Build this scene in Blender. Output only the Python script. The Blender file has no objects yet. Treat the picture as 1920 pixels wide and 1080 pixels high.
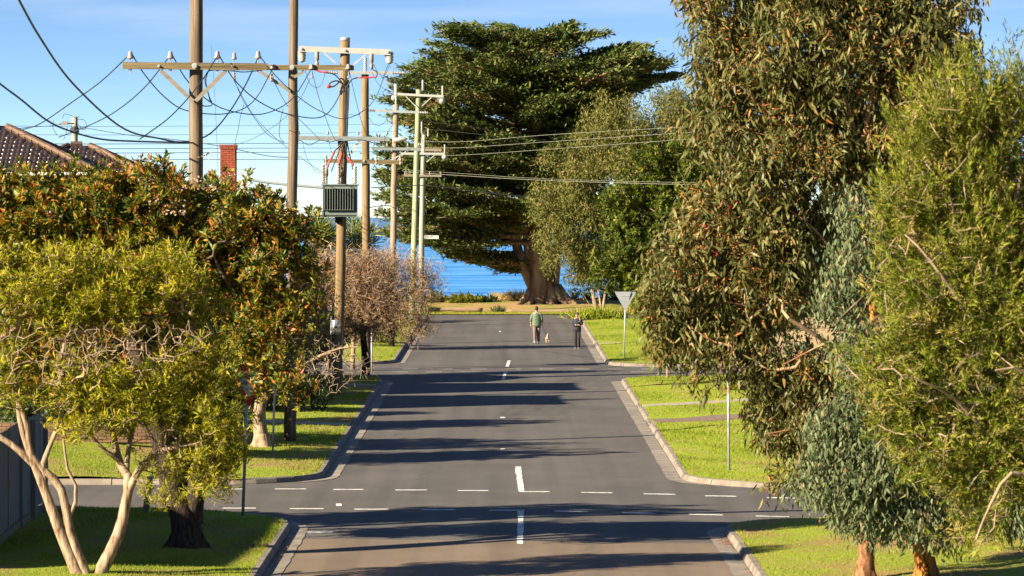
import bpy, bmesh, math, random
import numpy as np
from mathutils import Vector, Matrix

# ------------------------------------------------------------------ camera, sky, sun, exposure
scene = bpy.context.scene
COL = scene.collection
F = 8000.0            # focal length in pixels of a 1920 px wide frame
HOR, VPX = 425.0, 942.0
EYE = 7.13            # camera height over the street
GRADE = 0.0075        # the street climbs gently towards the sea

cam_d = bpy.data.cameras.new("camera")
cam = bpy.data.objects.new("camera", cam_d)
COL.objects.link(cam)
cam.location = (0, 0, EYE)
cam.rotation_euler = (math.radians(90), 0, 0)
cam_d.sensor_width = 36.0
cam_d.lens = F / 1920 * 36.0
cam_d.shift_x = (960 - VPX) / 1920
cam_d.shift_y = -(540 - HOR) / 1920
cam_d.clip_start = 1.0
cam_d.clip_end = 200000.0
cam_d.dof.use_dof = True
cam_d.dof.focus_distance = 150.0
cam_d.dof.aperture_fstop = 5.0
scene.camera = cam

SUN_EL, SUN_PHI = math.radians(24.0), math.radians(31.0)   # shadows run to the right and a little away
to_sun = Vector((-math.cos(SUN_EL) * math.cos(SUN_PHI), -math.cos(SUN_EL) * math.sin(SUN_PHI), math.sin(SUN_EL)))

world = bpy.data.worlds.new("World")
scene.world = world
world.use_nodes = True
wt = world.node_tree
wt.nodes.clear()
def wn(t, **kw):
    n = wt.nodes.new(t)
    for k, v in kw.items():
        setattr(n, k, v)
    return n
w_out = wn("ShaderNodeOutputWorld"); w_bg = wn("ShaderNodeBackground")
w_sky = wn("ShaderNodeTexSky", sky_type="NISHITA", sun_disc=False)
w_sky.sun_elevation = SUN_EL
w_sky.sun_rotation = math.atan2(to_sun.x, to_sun.y)
w_sky.altitude = 0.0; w_sky.air_density = 1.0; w_sky.dust_density = 0.1; w_sky.ozone_density = 4.0
w_tc = wn("ShaderNodeTexCoord")
# clear winter air: the pale band hugs the horizon, so the lookup climbs faster than the view does
w_map = wn("ShaderNodeVectorMath", operation="MULTIPLY"); w_map.inputs[1].default_value = (1, 1, 5.0)
w_nrm = wn("ShaderNodeVectorMath", operation="NORMALIZE")
wt.links.new(w_tc.outputs["Generated"], w_map.inputs[0])
wt.links.new(w_map.outputs[0], w_nrm.inputs[0])
wt.links.new(w_nrm.outputs[0], w_sky.inputs["Vector"])
# thin high cirrus
w_cm = wn("ShaderNodeMapping"); w_cm.inputs["Scale"].default_value = (9, 9, 95); w_cm.inputs["Rotation"].default_value = (0, 0.06, 0)
w_no = wn("ShaderNodeTexNoise"); w_no.inputs["Scale"].default_value = 1.3; w_no.inputs["Detail"].default_value = 5; w_no.inputs["Roughness"].default_value = 0.55
w_cr = wn("ShaderNodeMapRange"); w_cr.inputs[1].default_value = 0.46; w_cr.inputs[2].default_value = 0.78; w_cr.inputs[3].default_value = 0.0; w_cr.inputs[4].default_value = 0.30
w_mix = wn("ShaderNodeMix", data_type="RGBA")
w_mix.inputs["B"].default_value = (4.6, 5.0, 5.4, 1)
wt.links.new(w_tc.outputs["Generated"], w_cm.inputs["Vector"])
wt.links.new(w_cm.outputs[0], w_no.inputs["Vector"])
wt.links.new(w_no.outputs["Fac"], w_cr.inputs[0])
w_sep = wn("ShaderNodeSeparateXYZ"); wt.links.new(w_tc.outputs["Generated"], w_sep.inputs[0])
w_lo = wn("ShaderNodeMapRange"); w_lo.inputs[1].default_value = 0.06; w_lo.inputs[2].default_value = 0.22; w_lo.inputs[3].default_value = 1.0; w_lo.inputs[4].default_value = 0.0
wt.links.new(w_sep.outputs["Z"], w_lo.inputs[0])
w_mm = wn("ShaderNodeMath", operation="MULTIPLY"); wt.links.new(w_cr.outputs[0], w_mm.inputs[0]); wt.links.new(w_lo.outputs[0], w_mm.inputs[1])
wt.links.new(w_mm.outputs[0], w_mix.inputs["Factor"])
wt.links.new(w_sky.outputs[0], w_mix.inputs["A"])
wt.links.new(w_mix.outputs["Result"], w_bg.inputs["Color"])
w_bg.inputs["Strength"].default_value = 0.052
wt.links.new(w_bg.outputs[0], w_out.inputs["Surface"])

sun_d = bpy.data.lights.new("sun", "SUN")
sun_d.energy = 5.0
sun_d.angle = math.radians(0.5)
sun_d.color = (1.0, 0.86, 0.64)
sun_o = bpy.data.objects.new("sun", sun_d)
COL.objects.link(sun_o)
sun_o.location = (-60, -40, 60)
sun_o.rotation_euler = (-to_sun).to_track_quat("-Z", "Y").to_euler()

scene.view_settings.view_transform = "Standard"
scene.view_settings.look = "None"
scene.view_settings.exposure = 2.0
scene.view_settings.gamma = 1.0
scene.view_settings.use_curve_mapping = False
scene.render.engine = "CYCLES"
scene.cycles.use_denoising = True
scene.cycles.max_bounces = 6
scene.cycles.diffuse_bounces = 2
scene.cycles.glossy_bounces = 2
scene.cycles.transmission_bounces = 3
scene.cycles.transparent_max_bounces = 6

RNG = np.random.default_rng(7)
random.seed(7)

# ------------------------------------------------------------------ helpers
def S(Y): return F / Y
def P(px, py, Y):
    return np.array(((px - VPX) * Y / F, Y, EYE - (py - HOR) * Y / F))
def fall(x, y):                      # the first cross street drops off to the right
    return -0.022 * np.maximum(0, np.asarray(x, float) - 1.0) * np.exp(-((np.asarray(y, float) - 97) / 9.0) ** 2)
def gz(x, y):
    return GRADE * np.asarray(y, float) + fall(x, y)
def V3(*a): return np.array(a, float)

def tag(o, label=None, cat=None, group=None, kind=None):
    if label: o["label"] = label
    if cat: o["category"] = cat
    if group: o["group"] = group
    if kind: o["kind"] = kind
    return o
def empty(name, loc=(0, 0, 0), rz=0.0):
    o = bpy.data.objects.new(name, None)
    o.empty_display_size = 0.3
    COL.objects.link(o); o.location = loc; o.rotation_euler = (0, 0, rz)
    return o
def link_mesh(name, me, parent=None):
    o = bpy.data.objects.new(name, me)
    COL.objects.link(o)
    if parent is not None:
        o.parent = parent
        o.matrix_parent_inverse = Matrix.Identity(4)
        # geometry is given in world coordinates: cancel the parent chain
        m = Matrix.Identity(4); p = parent; chain = []
        while p is not None:
            chain.append(p); p = p.parent
        for q in reversed(chain):
            m = m @ q.matrix_parent_inverse @ q.matrix_basis
        o.matrix_parent_inverse = m.inverted()
    return o
def mesh_from(V, faces, mats, smooth=False, attr=None, midx=None):
    """V (n,3); faces: list of int arrays (k,3) or (k,4) ; attr: (n,) per-vertex float 'tint'"""
    me = bpy.data.meshes.new("m")
    V = np.asarray(V, np.float32)
    fl = [np.asarray(f, np.int32) for f in faces if len(f)]
    loops = np.concatenate([f.ravel() for f in fl])
    counts = np.concatenate([np.full(len(f), f.shape[1], np.int32) for f in fl])
    starts = np.concatenate([[0], np.cumsum(counts)[:-1]]).astype(np.int32)
    me.vertices.add(len(V)); me.vertices.foreach_set("co", V.ravel())
    me.loops.add(len(loops)); me.loops.foreach_set("vertex_index", loops)
    me.polygons.add(len(counts)); me.polygons.foreach_set("loop_start", starts)
    try: me.polygons.foreach_set("loop_total", counts)
    except Exception: pass
    if midx is not None: me.polygons.foreach_set("material_index", np.asarray(midx, np.int32))
    me.polygons.foreach_set("use_smooth", np.full(len(counts), bool(smooth)))
    for m in (mats if isinstance(mats, (list, tuple)) else [mats]): me.materials.append(m)
    if attr is not None:
        a = me.attributes.new("tint", "FLOAT", "POINT"); a.data.foreach_set("value", np.asarray(attr, np.float32))
    me.update(calc_edges=True)
    return me

class MB:
    """collects boxes, tubes, lofts and links them as one mesh object"""
    def __init__(s): s.v = []; s.q = []; s.t = []; s.n = 0; s.smooth = False
    def add(s, V, quads=(), tris=()):
        V = np.asarray(V, float).reshape(-1, 3)
        if len(quads): s.q.append(np.asarray(quads, int) + s.n)
        if len(tris): s.t.append(np.asarray(tris, int) + s.n)
        s.v.append(V); s.n += len(V); return s
    def box(s, c, size, R=None, bev=0.0):
        hx, hy, hz = np.asarray(size, float) / 2
        if bev > 0:
            pts = []
            b = min(bev, hx * .9, hy * .9, hz * .9)
            for sz in (-1, 1):
                for (ix, iz) in ((hx, hz - b), (hx - b, hz)):
                    if sz == -1: pass
                    pts.append(None)
            # bevelled box = three stacked outlines
            V = []
            for (hxx, hyy, z) in ((hx - b, hy - b, -hz), (hx, hy, -hz + b), (hx, hy, hz - b), (hx - b, hy - b, hz)):
                V += [(-hxx, -hyy, z), (hxx, -hyy, z), (hxx, hyy, z), (-hxx, hyy, z)]
            V = np.array(V); Q = [(3, 2, 1, 0), (12, 13, 14, 15)]
            for k in range(3):
                for j in range(4):
                    a = k * 4 + j; bb = k * 4 + (j + 1) % 4
                    Q.append((a, bb, bb + 4, a + 4))
        else:
            V = np.array([(x * hx, y * hy, z * hz) for z in (-1, 1) for (x, y) in ((-1, -1), (1, -1), (1, 1), (-1, 1))])
            Q = [(3, 2, 1, 0), (4, 5, 6, 7)] + [(j, (j + 1) % 4, (j + 1) % 4 + 4, j + 4) for j in range(4)]
        if R is not None: V = V @ np.asarray(R).T
        return s.add(V + np.asarray(c, float), Q)
    def bar(s, a, b, w, h, up=(0, 0, 1)):
        a = np.asarray(a, float); b = np.asarray(b, float); d = b - a; L = np.linalg.norm(d); x = d / L
        y = np.cross(up, x); y /= np.linalg.norm(y); z = np.cross(x, y)
        return s.box((a + b) / 2, (L, w, h), np.stack([x, y, z], 1))
    def tube(s, pts, rad, n=8, caps=True, squash=None):
        pts = np.asarray(pts, float); k = len(pts)
        rad = np.full(k, rad, float) if np.isscalar(rad) else np.asarray(rad, float)
        T = np.gradient(pts, axis=0); T /= np.linalg.norm(T, axis=1)[:, None] + 1e-12
        u = np.cross(T[0], (0, 0, 1.0))
        if np.linalg.norm(u) < 1e-3: u = np.cross(T[0], (0, 1.0, 0))
        V = []; ang = np.linspace(0, 2 * math.pi, n, endpoint=False)
        for i in range(k):
            u = u - T[i] * np.dot(u, T[i]); u /= np.linalg.norm(u) + 1e-12
            w = np.cross(T[i], u)
            V.append(pts[i] + rad[i] * (np.cos(ang)[:, None] * u + np.sin(ang)[:, None] * w))
        V = np.concatenate(V); Q = []
        for i in range(k - 1):
            a = i * n + np.arange(n); b = i * n + (np.arange(n) + 1) % n
            Q.append(np.stack([a, b, b + n, a + n], 1))
        Q = np.concatenate(Q); tr = []
        if caps:
            V = np.concatenate([V, pts[:1], pts[-1:]]); c0, c1 = k * n, k * n + 1
            tr = [(c0, (j + 1) % n, j) for j in range(n)] + [(c1, (k - 1) * n + j, (k - 1) * n + (j + 1) % n) for j in range(n)]
        return s.add(V, Q, tr)
    def lathe(s, c, prof, n=10, axis=(0, 0, 1)):
        c = np.asarray(c, float); ax = np.asarray(axis, float); ax /= np.linalg.norm(ax)
        return s.tube_dir(c, ax, prof, n)
    def tube_dir(s, c, ax, prof, n):
        u = np.cross(ax, (0, 1.0, 0.03)); u /= np.linalg.norm(u); w = np.cross(ax, u)
        ang = np.linspace(0, 2 * math.pi, n, endpoint=False)
        V = []; k = len(prof)
        for (r, z) in prof: V.append(c + ax * z + r * (np.cos(ang)[:, None] * u + np.sin(ang)[:, None] * w))
        V = np.concatenate(V + [[c + ax * prof[0][1]], [c + ax * prof[-1][1]]]); Q = []
        for i in range(k - 1):
            a = i * n + np.arange(n); b = i * n + (np.arange(n) + 1) % n
            Q.append(np.stack([a, b, b + n, a + n], 1))
        Q = np.concatenate(Q)
        tr = [(k * n, (j + 1) % n, j) for j in range(n)] + [(k * n + 1, (k - 1) * n + j, (k - 1) * n + (j + 1) % n) for j in range(n)]
        return s.add(V, Q, tr)
    def loft(s, rings, n=14):
        """rings: (cx,cy,cz,rx,ry) ellipses in level planes"""
        ang = np.linspace(0, 2 * math.pi, n, endpoint=False); V = []; k = len(rings)
        for (cx, cy, cz, rx, ry) in rings:
            V.append(np.stack([cx + rx * np.cos(ang), cy + ry * np.sin(ang), np.full(n, cz)], 1))
        V = np.concatenate(V + [[rings[0][:3]], [rings[-1][:3]]]); Q = []
        for i in range(k - 1):
            a = i * n + np.arange(n); b = i * n + (np.arange(n) + 1) % n
            Q.append(np.stack([a, b, b + n, a + n], 1))
        tr = [(k * n, (j + 1) % n, j) for j in range(n)] + [(k * n + 1, (k - 1) * n + j, (k - 1) * n + (j + 1) % n) for j in range(n)]
        return s.add(V, np.concatenate(Q), tr)
    def mesh(s, mat, smooth=False):
        fs = []
        if s.q: fs.append(np.concatenate(s.q))
        if s.t: fs.append(np.concatenate(s.t))
        return mesh_from(np.concatenate(s.v), fs, mat, smooth)
    def build(s, name, mat, parent=None, smooth=False):
        return link_mesh(name, s.mesh(mat, smooth), parent)

def spline(pts, n):
    """Catmull-Rom through points"""
    pts = np.asarray(pts, float)
    ext = np.concatenate([[2 * pts[0] - pts[1]], pts, [2 * pts[-1] - pts[-2]]])
    d = np.concatenate([[0], np.cumsum(np.linalg.norm(np.diff(pts, axis=0), axis=1))])
    out = []
    for t in np.linspace(0, d[-1], n):
        i = min(max(np.searchsorted(d, t, side="right") - 1, 0), len(pts) - 2)
        u = (t - d[i]) / max(d[i + 1] - d[i], 1e-9)
        p0, p1, p2, p3 = ext[i:i + 4]
        out.append(0.5 * (2 * p1 + (p2 - p0) * u + (2 * p0 - 5 * p1 + 4 * p2 - p3) * u * u + (3 * p1 - p0 - 3 * p2 + p3) * u ** 3))
    return np.array(out)

# ------------------------------------------------------------------ materials
def new_mat(name):
    m = bpy.data.materials.new(name); m.use_nodes = True
    nt = m.node_tree; b = nt.nodes["Principled BSDF"]
    return m, nt, b
def N(nt, t, **kw):
    n = nt.nodes.new(t)
    for k, v in kw.items(): setattr(n, k, v)
    return n
def ramp(nt, stops):
    r = N(nt, "ShaderNodeValToRGB"); e = r.color_ramp.elements
    while len(e) < len(stops): e.new(0.5)
    for i, (p, c) in enumerate(stops): e[i].position = p; e[i].color = (*c, 1)
    return r
def noise(nt, scale, detail=4, rough=0.55, vec=None, sc=None, coord="Object"):
    n = N(nt, "ShaderNodeTexNoise"); n.inputs["Scale"].default_value = scale; n.inputs["Detail"].default_value = detail; n.inputs["Roughness"].default_value = rough
    tc = N(nt, "ShaderNodeTexCoord"); src = tc.outputs[coord]
    if sc is not None:
        mp = N(nt, "ShaderNodeMapping"); mp.inputs["Scale"].default_value = sc
        nt.links.new(src, mp.inputs["Vector"]); src = mp.outputs[0]
    nt.links.new(src, n.inputs["Vector"])
    return n
def simple(name, col, rough=0.6, metal=0.0, var=0.25, scale=6.0, sc=None, bump=0.0, spec=0.4):
    """colour with grime/grain variation and optional relief"""
    m, nt, b = new_mat(name)
    n = noise(nt, scale, 5, 0.6, sc=sc)
    c = np.array(col)
    r = ramp(nt, [(0.3, tuple(c * (1 - var))), (0.7, tuple(np.minimum(c * (1 + var), 1)))])
    nt.links.new(n.outputs["Fac"], r.inputs[0]); nt.links.new(r.outputs[0], b.inputs["Base Color"])
    b.inputs["Roughness"].default_value = rough; b.inputs["Metallic"].default_value = metal
    b.inputs["Specular IOR Level"].default_value = spec
    if bump:
        bp = N(nt, "ShaderNodeBump"); bp.inputs["Strength"].default_value = 0.6; bp.inputs["Distance"].default_value = bump
        nt.links.new(n.outputs["Fac"], bp.inputs["Height"]); nt.links.new(bp.outputs[0], b.inputs["Normal"])
    return m
def leaf_mat(name, stops, transl=0.3, rough=0.45, spec=0.35, tcol=None):
    """per-leaf tint picks a colour; light also comes through the blade"""
    m, nt, b = new_mat(name)
    at = N(nt, "ShaderNodeAttribute", attribute_name="tint")
    r = ramp(nt, stops)
    nt.links.new(at.outputs["Fac"], r.inputs[0]); nt.links.new(r.outputs[0], b.inputs["Base Color"])
    b.inputs["Roughness"].default_value = rough; b.inputs["Specular IOR Level"].default_value = spec
    tr = N(nt, "ShaderNodeBsdfTranslucent"); mx = N(nt, "ShaderNodeMixShader"); mx.inputs[0].default_value = transl
    hs = N(nt, "ShaderNodeHueSaturation"); hs.inputs["Value"].default_value = 1.5; hs.inputs["Saturation"].default_value = 1.15
    nt.links.new(r.outputs[0], hs.inputs["Color"]); nt.links.new(hs.outputs[0], tr.inputs["Color"])
    nt.links.new(b.outputs[0], mx.inputs[1]); nt.links.new(tr.outputs[0], mx.inputs[2])
    nt.links.new(mx.outputs[0], nt.nodes["Material Output"].inputs["Surface"])
    return m
def bark_mat(name, stops, scale=3.0, stretch=(6, 6, 0.7), rough=0.85, bump=0.03):
    m, nt, b = new_mat(name)
    n = noise(nt, scale, 6, 0.65, sc=stretch)
    r = ramp(nt, stops)
    nt.links.new(n.outputs["Fac"], r.inputs[0]); nt.links.new(r.outputs[0], b.inputs["Base Color"])
    b.inputs["Roughness"].default_value = rough; b.inputs["Specular IOR Level"].default_value = 0.15
    bp = N(nt, "ShaderNodeBump"); bp.inputs["Strength"].default_value = 0.8; bp.inputs["Distance"].default_value = bump
    nt.links.new(n.outputs["Fac"], bp.inputs["Height"]); nt.links.new(bp.outputs[0], b.inputs["Normal"])
    return m
# ------------------------------------------------------------------ ground, road, kerbs, verges, sea
def asphalt_mat():
    m, nt, b = new_mat("asphalt")
    tc = N(nt, "ShaderNodeTexCoord"); sp = N(nt, "ShaderNodeSeparateXYZ"); nt.links.new(tc.outputs["Object"], sp.inputs[0])
    big = noise(nt, 0.35, 4, 0.6); fine = noise(nt, 60, 3, 0.7); tracks = noise(nt, 1.0, 3, 0.5, sc=(1.6, 0.03, 1))
    r1 = ramp(nt, [(0.25, (0.072, 0.066, 0.061)), (0.75, (0.104, 0.095, 0.088))])
    nt.links.new(big.outputs["Fac"], r1.inputs[0])
    r2 = ramp(nt, [(0.25, (0.13, 0.098, 0.070)), (0.75, (0.175, 0.135, 0.098))])
    nt.links.new(big.outputs["Fac"], r2.inputs[0])
    # the older, browner seal starts at a joint across the street
    ed = N(nt, "ShaderNodeMath", operation="MULTIPLY_ADD"); ed.inputs[1].default_value = -0.09; nt.links.new(sp.outputs["X"], ed.inputs[0])
    nt.links.new(sp.outputs["Y"], ed.inputs[2])
    inv = N(nt, "ShaderNodeMath", operation="MULTIPLY"); inv.inputs[1].default_value = -1; 
    ed2 = N(nt, "ShaderNodeMath", operation="MULTIPLY_ADD"); ed2.inputs[1].default_value = 0.09
    nt.links.new(sp.outputs["X"], ed2.inputs[0]); nt.links.new(sp.outputs["Y"], ed2.inputs[2])
    wob = noise(nt, 1.5, 3)
    ad = N(nt, "ShaderNodeMath", operation="MULTIPLY_ADD"); ad.inputs[1].default_value = 0.25; nt.links.new(wob.outputs["Fac"], ad.inputs[0]); nt.links.new(ed2.outputs[0], ad.inputs[2])
    mr = N(nt, "ShaderNodeMapRange"); mr.inputs[1].default_value = 88.05; mr.inputs[2].default_value = 88.15; mr.inputs[3].default_value = 1; mr.inputs[4].default_value = 0
    nt.links.new(ad.outputs[0], mr.inputs[0])
    mx = N(nt, "ShaderNodeMix", data_type="RGBA"); nt.links.new(mr.outputs[0], mx.inputs["Factor"])
    nt.links.new(r1.outputs[0], mx.inputs["A"]); nt.links.new(r2.outputs[0], mx.inputs["B"])
    # polished wheel tracks and stone chips
    r3 = ramp(nt, [(0.35, (0.86, 0.86, 0.87)), (0.65, (1.12, 1.10, 1.08))]); nt.links.new(tracks.outputs["Fac"], r3.inputs[0])
    m1 = N(nt, "ShaderNodeMix", data_type="RGBA", blend_type="MULTIPLY"); m1.inputs["Factor"].default_value = 1
    nt.links.new(mx.outputs["Result"], m1.inputs["A"]); nt.links.new(r3.outputs[0], m1.inputs["B"])
    r4 = ramp(nt, [(0.3, (0.7, 0.7, 0.7)), (0.68, (1.1, 1.1, 1.1)), (0.76, (1.8, 1.75, 1.65))]); nt.links.new(fine.outputs["Fac"], r4.inputs[0])
    m2 = N(nt, "ShaderNodeMix", data_type="RGBA", blend_type="MULTIPLY"); m2.inputs["Factor"].default_value = 1
    nt.links.new(m1.outputs["Result"], m2.inputs["A"]); nt.links.new(r4.outputs[0], m2.inputs["B"])
    # tar-filled cracks
    vo = N(nt, "ShaderNodeTexVoronoi", feature="DISTANCE_TO_EDGE"); vo.inputs["Scale"].default_value = 0.16
    dn = noise(nt, 0.6, 4); vm = N(nt, "ShaderNodeVectorMath", operation="ADD")
    nt.links.new(tc.outputs["Object"], vm.inputs[0]); nt.links.new(dn.outputs["Color"], vm.inputs[1]); nt.links.new(vm.outputs[0], vo.inputs["Vector"])
    cr = ramp(nt, [(0.0, (0.55, 0.55, 0.55)), (0.006, (1, 1, 1))]); nt.links.new(vo.outputs["Distance"], cr.inputs[0])
    m3 = N(nt, "ShaderNodeMix", data_type="RGBA", blend_type="MULTIPLY"); m3.inputs["Factor"].default_value = 0.6
    nt.links.new(m2.outputs["Result"], m3.inputs["A"]); nt.links.new(cr.outputs[0], m3.inputs["B"])
    nt.links.new(m3.outputs["Result"], b.inputs["Base Color"])
    b.inputs["Roughness"].default_value = 0.85; b.inputs["Specular IOR Level"].default_value = 0.25
    bp = N(nt, "ShaderNodeBump"); bp.inputs["Strength"].default_value = 0.5; bp.inputs["Distance"].default_value = 0.01
    nt.links.new(fine.outputs["Fac"], bp.inputs["Height"]); nt.links.new(bp.outputs[0], b.inputs["Normal"])
    return m
def turf_mat(name, a, c, dry, dry_lo=0.55, dry_hi=0.75, scale=0.5):
    m, nt, b = new_mat(name)
    n1 = noise(nt, scale, 5, 0.6); n2 = noise(nt, 14, 4, 0.7); n3 = noise(nt, scale * 1.7, 4, 0.55, sc=(1, 0.7, 1))
    r1 = ramp(nt, [(0.3, a), (0.7, c)]); nt.links.new(n2.outputs["Fac"], r1.inputs[0])
    mr = N(nt, "ShaderNodeMapRange"); mr.inputs[1].default_value = dry_lo; mr.inputs[2].default_value = dry_hi
    nt.links.new(n3.outputs["Fac"], mr.inputs[0])
    mx = N(nt, "ShaderNodeMix", data_type="RGBA"); nt.links.new(mr.outputs[0], mx.inputs["Factor"])
    nt.links.new(r1.outputs[0], mx.inputs["A"]); mx.inputs["B"].default_value = (*dry, 1)
    nt.links.new(mx.outputs["Result"], b.inputs["Base Color"])
    b.inputs["Roughness"].default_value = 0.95; b.inputs["Specular IOR Level"].default_value = 0.1
    bp = N(nt, "ShaderNodeBump"); bp.inputs["Strength"].default_value = 1.0; bp.inputs["Distance"].default_value = 0.05
    nt.links.new(n2.outputs["Fac"], bp.inputs["Height"]); nt.links.new(bp.outputs[0], b.inputs["Normal"])
    return m
def water_mat():
    m, nt, b = new_mat("sea_water")
    n1 = noise(nt, 1.0, 6, 0.62, sc=(1 / 150, 1 / 45, 1)); n2 = noise(nt, 1.0, 5, 0.6, sc=(1 / 22, 1 / 9, 1)); n3 = noise(nt, 1.0, 3, 0.5, sc=(1 / 1500, 1 / 600, 1))
    ad = N(nt, "ShaderNodeMath", operation="MULTIPLY_ADD"); ad.inputs[1].default_value = 0.5; nt.links.new(n2.outputs["Fac"], ad.inputs[0]); nt.links.new(n1.outputs["Fac"], ad.inputs[2])
    r = ramp(nt, [(0.55, (0.012, 0.098, 0.34)), (0.72, (0.034, 0.185, 0.49)), (0.88, (0.13, 0.33, 0.58))])
    nt.links.new(ad.outputs[0], r.inputs[0]); nt.links.new(r.outputs[0], b.inputs["Base Color"])
    b.inputs["Roughness"].default_value = 0.55; b.inputs["Specular IOR Level"].default_value = 0.12
    bp = N(nt, "ShaderNodeBump"); bp.inputs["Strength"].default_value = 0.5; bp.inputs["Distance"].default_value = 1.2
    nt.links.new(n2.outputs["Fac"], bp.inputs["Height"]); nt.links.new(bp.outputs[0], b.inputs["Normal"])
    return m
M = {}
M["asphalt"] = asphalt_mat()
M["turf"] = turf_mat("turf", (0.135, 0.185, 0.016), (0.25, 0.29, 0.03), (0.27, 0.22, 0.075), 0.50, 0.72)
M["turf_worn"] = turf_mat("turf_worn", (0.14, 0.18, 0.02), (0.24, 0.28, 0.035), (0.24, 0.15, 0.07), 0.45, 0.62, 0.30)
M["soil"] = turf_mat("soil", (0.26, 0.16, 0.07), (0.40, 0.26, 0.12), (0.17, 0.20, 0.03), 0.45, 0.62, 0.3)
M["concrete"] = simple("kerb_concrete", (0.155, 0.130, 0.105), 0.9, var=0.45, scale=1.7, bump=0.012)
M["gutter"] = simple("gutter_concrete", (0.17, 0.146, 0.122), 0.9, var=0.38, scale=1.6, bump=0.01)
M["concrete_top"] = simple("path_concrete", (0.25, 0.215, 0.175), 0.9, var=0.2, scale=3, bump=0.006)
def paint_mat():
    m, nt, b = new_mat("road_paint"); n = noise(nt, 7, 6, .7); n2 = noise(nt, 70, 3, .7)
    ad = N(nt, "ShaderNodeMath", operation="MULTIPLY_ADD"); ad.inputs[1].default_value = .5; nt.links.new(n2.outputs["Fac"], ad.inputs[0]); nt.links.new(n.outputs["Fac"], ad.inputs[2])
    r = ramp(nt, [(0.60, (0.10, 0.095, 0.09)), (0.68, (0.42, 0.41, 0.38)), (0.85, (0.58, 0.57, 0.54))]); nt.links.new(ad.outputs[0], r.inputs[0]); nt.links.new(r.outputs[0], b.inputs["Base Color"])
    b.inputs["Roughness"].default_value = .75; return m
M["paint"] = paint_mat()
M["water"] = water_mat()
M["hazed_hill"] = simple("hazed_hill", (0.075, 0.15, 0.30), 1.0, var=0.22, scale=0.002, spec=0.0)  # air haze put into the base colour as blue
M["cliff"] = simple("cliff_earth", (0.30, 0.19, 0.09), 0.95, var=0.3, scale=1.0)
M["dead_leaf"] = simple("dead_leaf", (0.24, 0.12, 0.05), 0.9, var=0.4, scale=20)

def grid_sheet(name, xs, ys, zf, mat, kind="structure"):
    X, Yy = np.meshgrid(xs, ys); Z = zf(X, Yy)
    V = np.stack([X, Yy, Z], -1).reshape(-1, 3); nx = len(xs); ny = len(ys)
    i = (np.arange(ny - 1)[:, None] * nx + np.arange(nx - 1)[None]).ravel()
    o = link_mesh(name, mesh_from(V, [np.stack([i, i + 1, i + nx + 1, i + nx], 1)], mat, True))
    return tag(o, kind=kind)
def smooth01(t): t = np.clip(t, 0, 1); return t * t * (3 - 2 * t)

T_END = 253.4            # far edge of the road along the foreshore
def land_z(x, y):
    z = gz(x, y) - 0.35
    return np.where(y > 283, z - 13.0 * smooth01((y - 283) / 18), z)
grid_sheet("ground", np.linspace(-700, 700, 57), np.concatenate([np.linspace(-300, 280, 59), np.linspace(283, 310, 15)]), land_z, M["cliff"])
grid_sheet("sea", np.array([-60000., -3000, 0, 3000, 60000]), np.array([284., 2000, 10000, 90000]), lambda x, y: np.full_like(x, -8.0), M["water"])

ROAD = grid_sheet("road", np.linspace(-70, 70, 141), np.arange(20, T_END + 0.5, 1.2), lambda x, y: gz(x, y), M["asphalt"])

# low range on the far side of the bay, haze painted in as blue
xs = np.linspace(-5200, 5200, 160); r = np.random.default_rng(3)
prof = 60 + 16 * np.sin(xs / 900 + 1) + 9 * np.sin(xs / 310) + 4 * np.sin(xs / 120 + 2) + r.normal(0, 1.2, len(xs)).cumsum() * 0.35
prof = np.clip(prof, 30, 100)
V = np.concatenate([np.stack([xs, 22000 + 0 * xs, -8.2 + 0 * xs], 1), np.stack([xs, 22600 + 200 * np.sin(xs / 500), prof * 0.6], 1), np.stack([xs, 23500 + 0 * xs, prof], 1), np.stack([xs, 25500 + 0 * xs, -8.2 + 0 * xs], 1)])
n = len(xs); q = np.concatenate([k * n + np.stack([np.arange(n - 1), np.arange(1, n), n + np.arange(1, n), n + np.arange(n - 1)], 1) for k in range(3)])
tag(link_mesh("hills", mesh_from(V, [q], M["hazed_hill"], True)), kind="structure")

# ---- verge blocks: (side, kerb x, near end, far end, near radius, far radius)
BLOCKS = {
    "left_near": (-1, 4.50, 20.0, 95.5, None, 4.5),
    "left_mid": (-1, 4.50, 104.8, 165.5, 3.0, 3.0),
    "left_far": (-1, 4.50, 179.0, 242.5, 2.0, 3.0),
    "right_near": (1, 4.70, 20.0, 94.5, None, 4.0),
    "right_mid": (1, 4.50, 104.3, 164.5, 3.0, 2.5),
    "right_far": (1, 4.35, 176.5, 241.0, 2.5, 5.0),
}
CROSSINGS = {"left_mid": [(131.0, 1.6), (158.0, 1.6)], "right_mid": [(142.6, 1.3), (132.9, 2.4)], "right_far": [(201.5, 1.3)], "left_far": [(217.5, 1.6)]}
KH = 0.14
def kerb_edge(b, y):
    """distance of the kerb face from the centre line at station y (inside the block)"""
    s, xk, y0, y1, r0, r1 = BLOCKS[b]; x = np.full_like(np.asarray(y, float), xk); y = np.asarray(y, float)
    if r0 is not None:
        d = np.clip(y - y0, 0, r0); x = np.maximum(x, xk + r0 - np.sqrt(np.maximum(r0 ** 2 - (r0 - d) ** 2, 0)))
    if r1 is not None:
        d = np.clip(y1 - y, 0, r1); x = np.maximum(x, xk + r1 - np.sqrt(np.maximum(r1 ** 2 - (r1 - d) ** 2, 0)))
    return x
def kerb_h(b, y):
    h = np.full_like(np.asarray(y, float), KH)
    for (yc, w) in CROSSINGS.get(b, []):
        h = np.minimum(h, 0.035 + (KH - 0.035) * smooth01((np.abs(y - yc) - w * 0.6) / 1.0))
    return h
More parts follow.
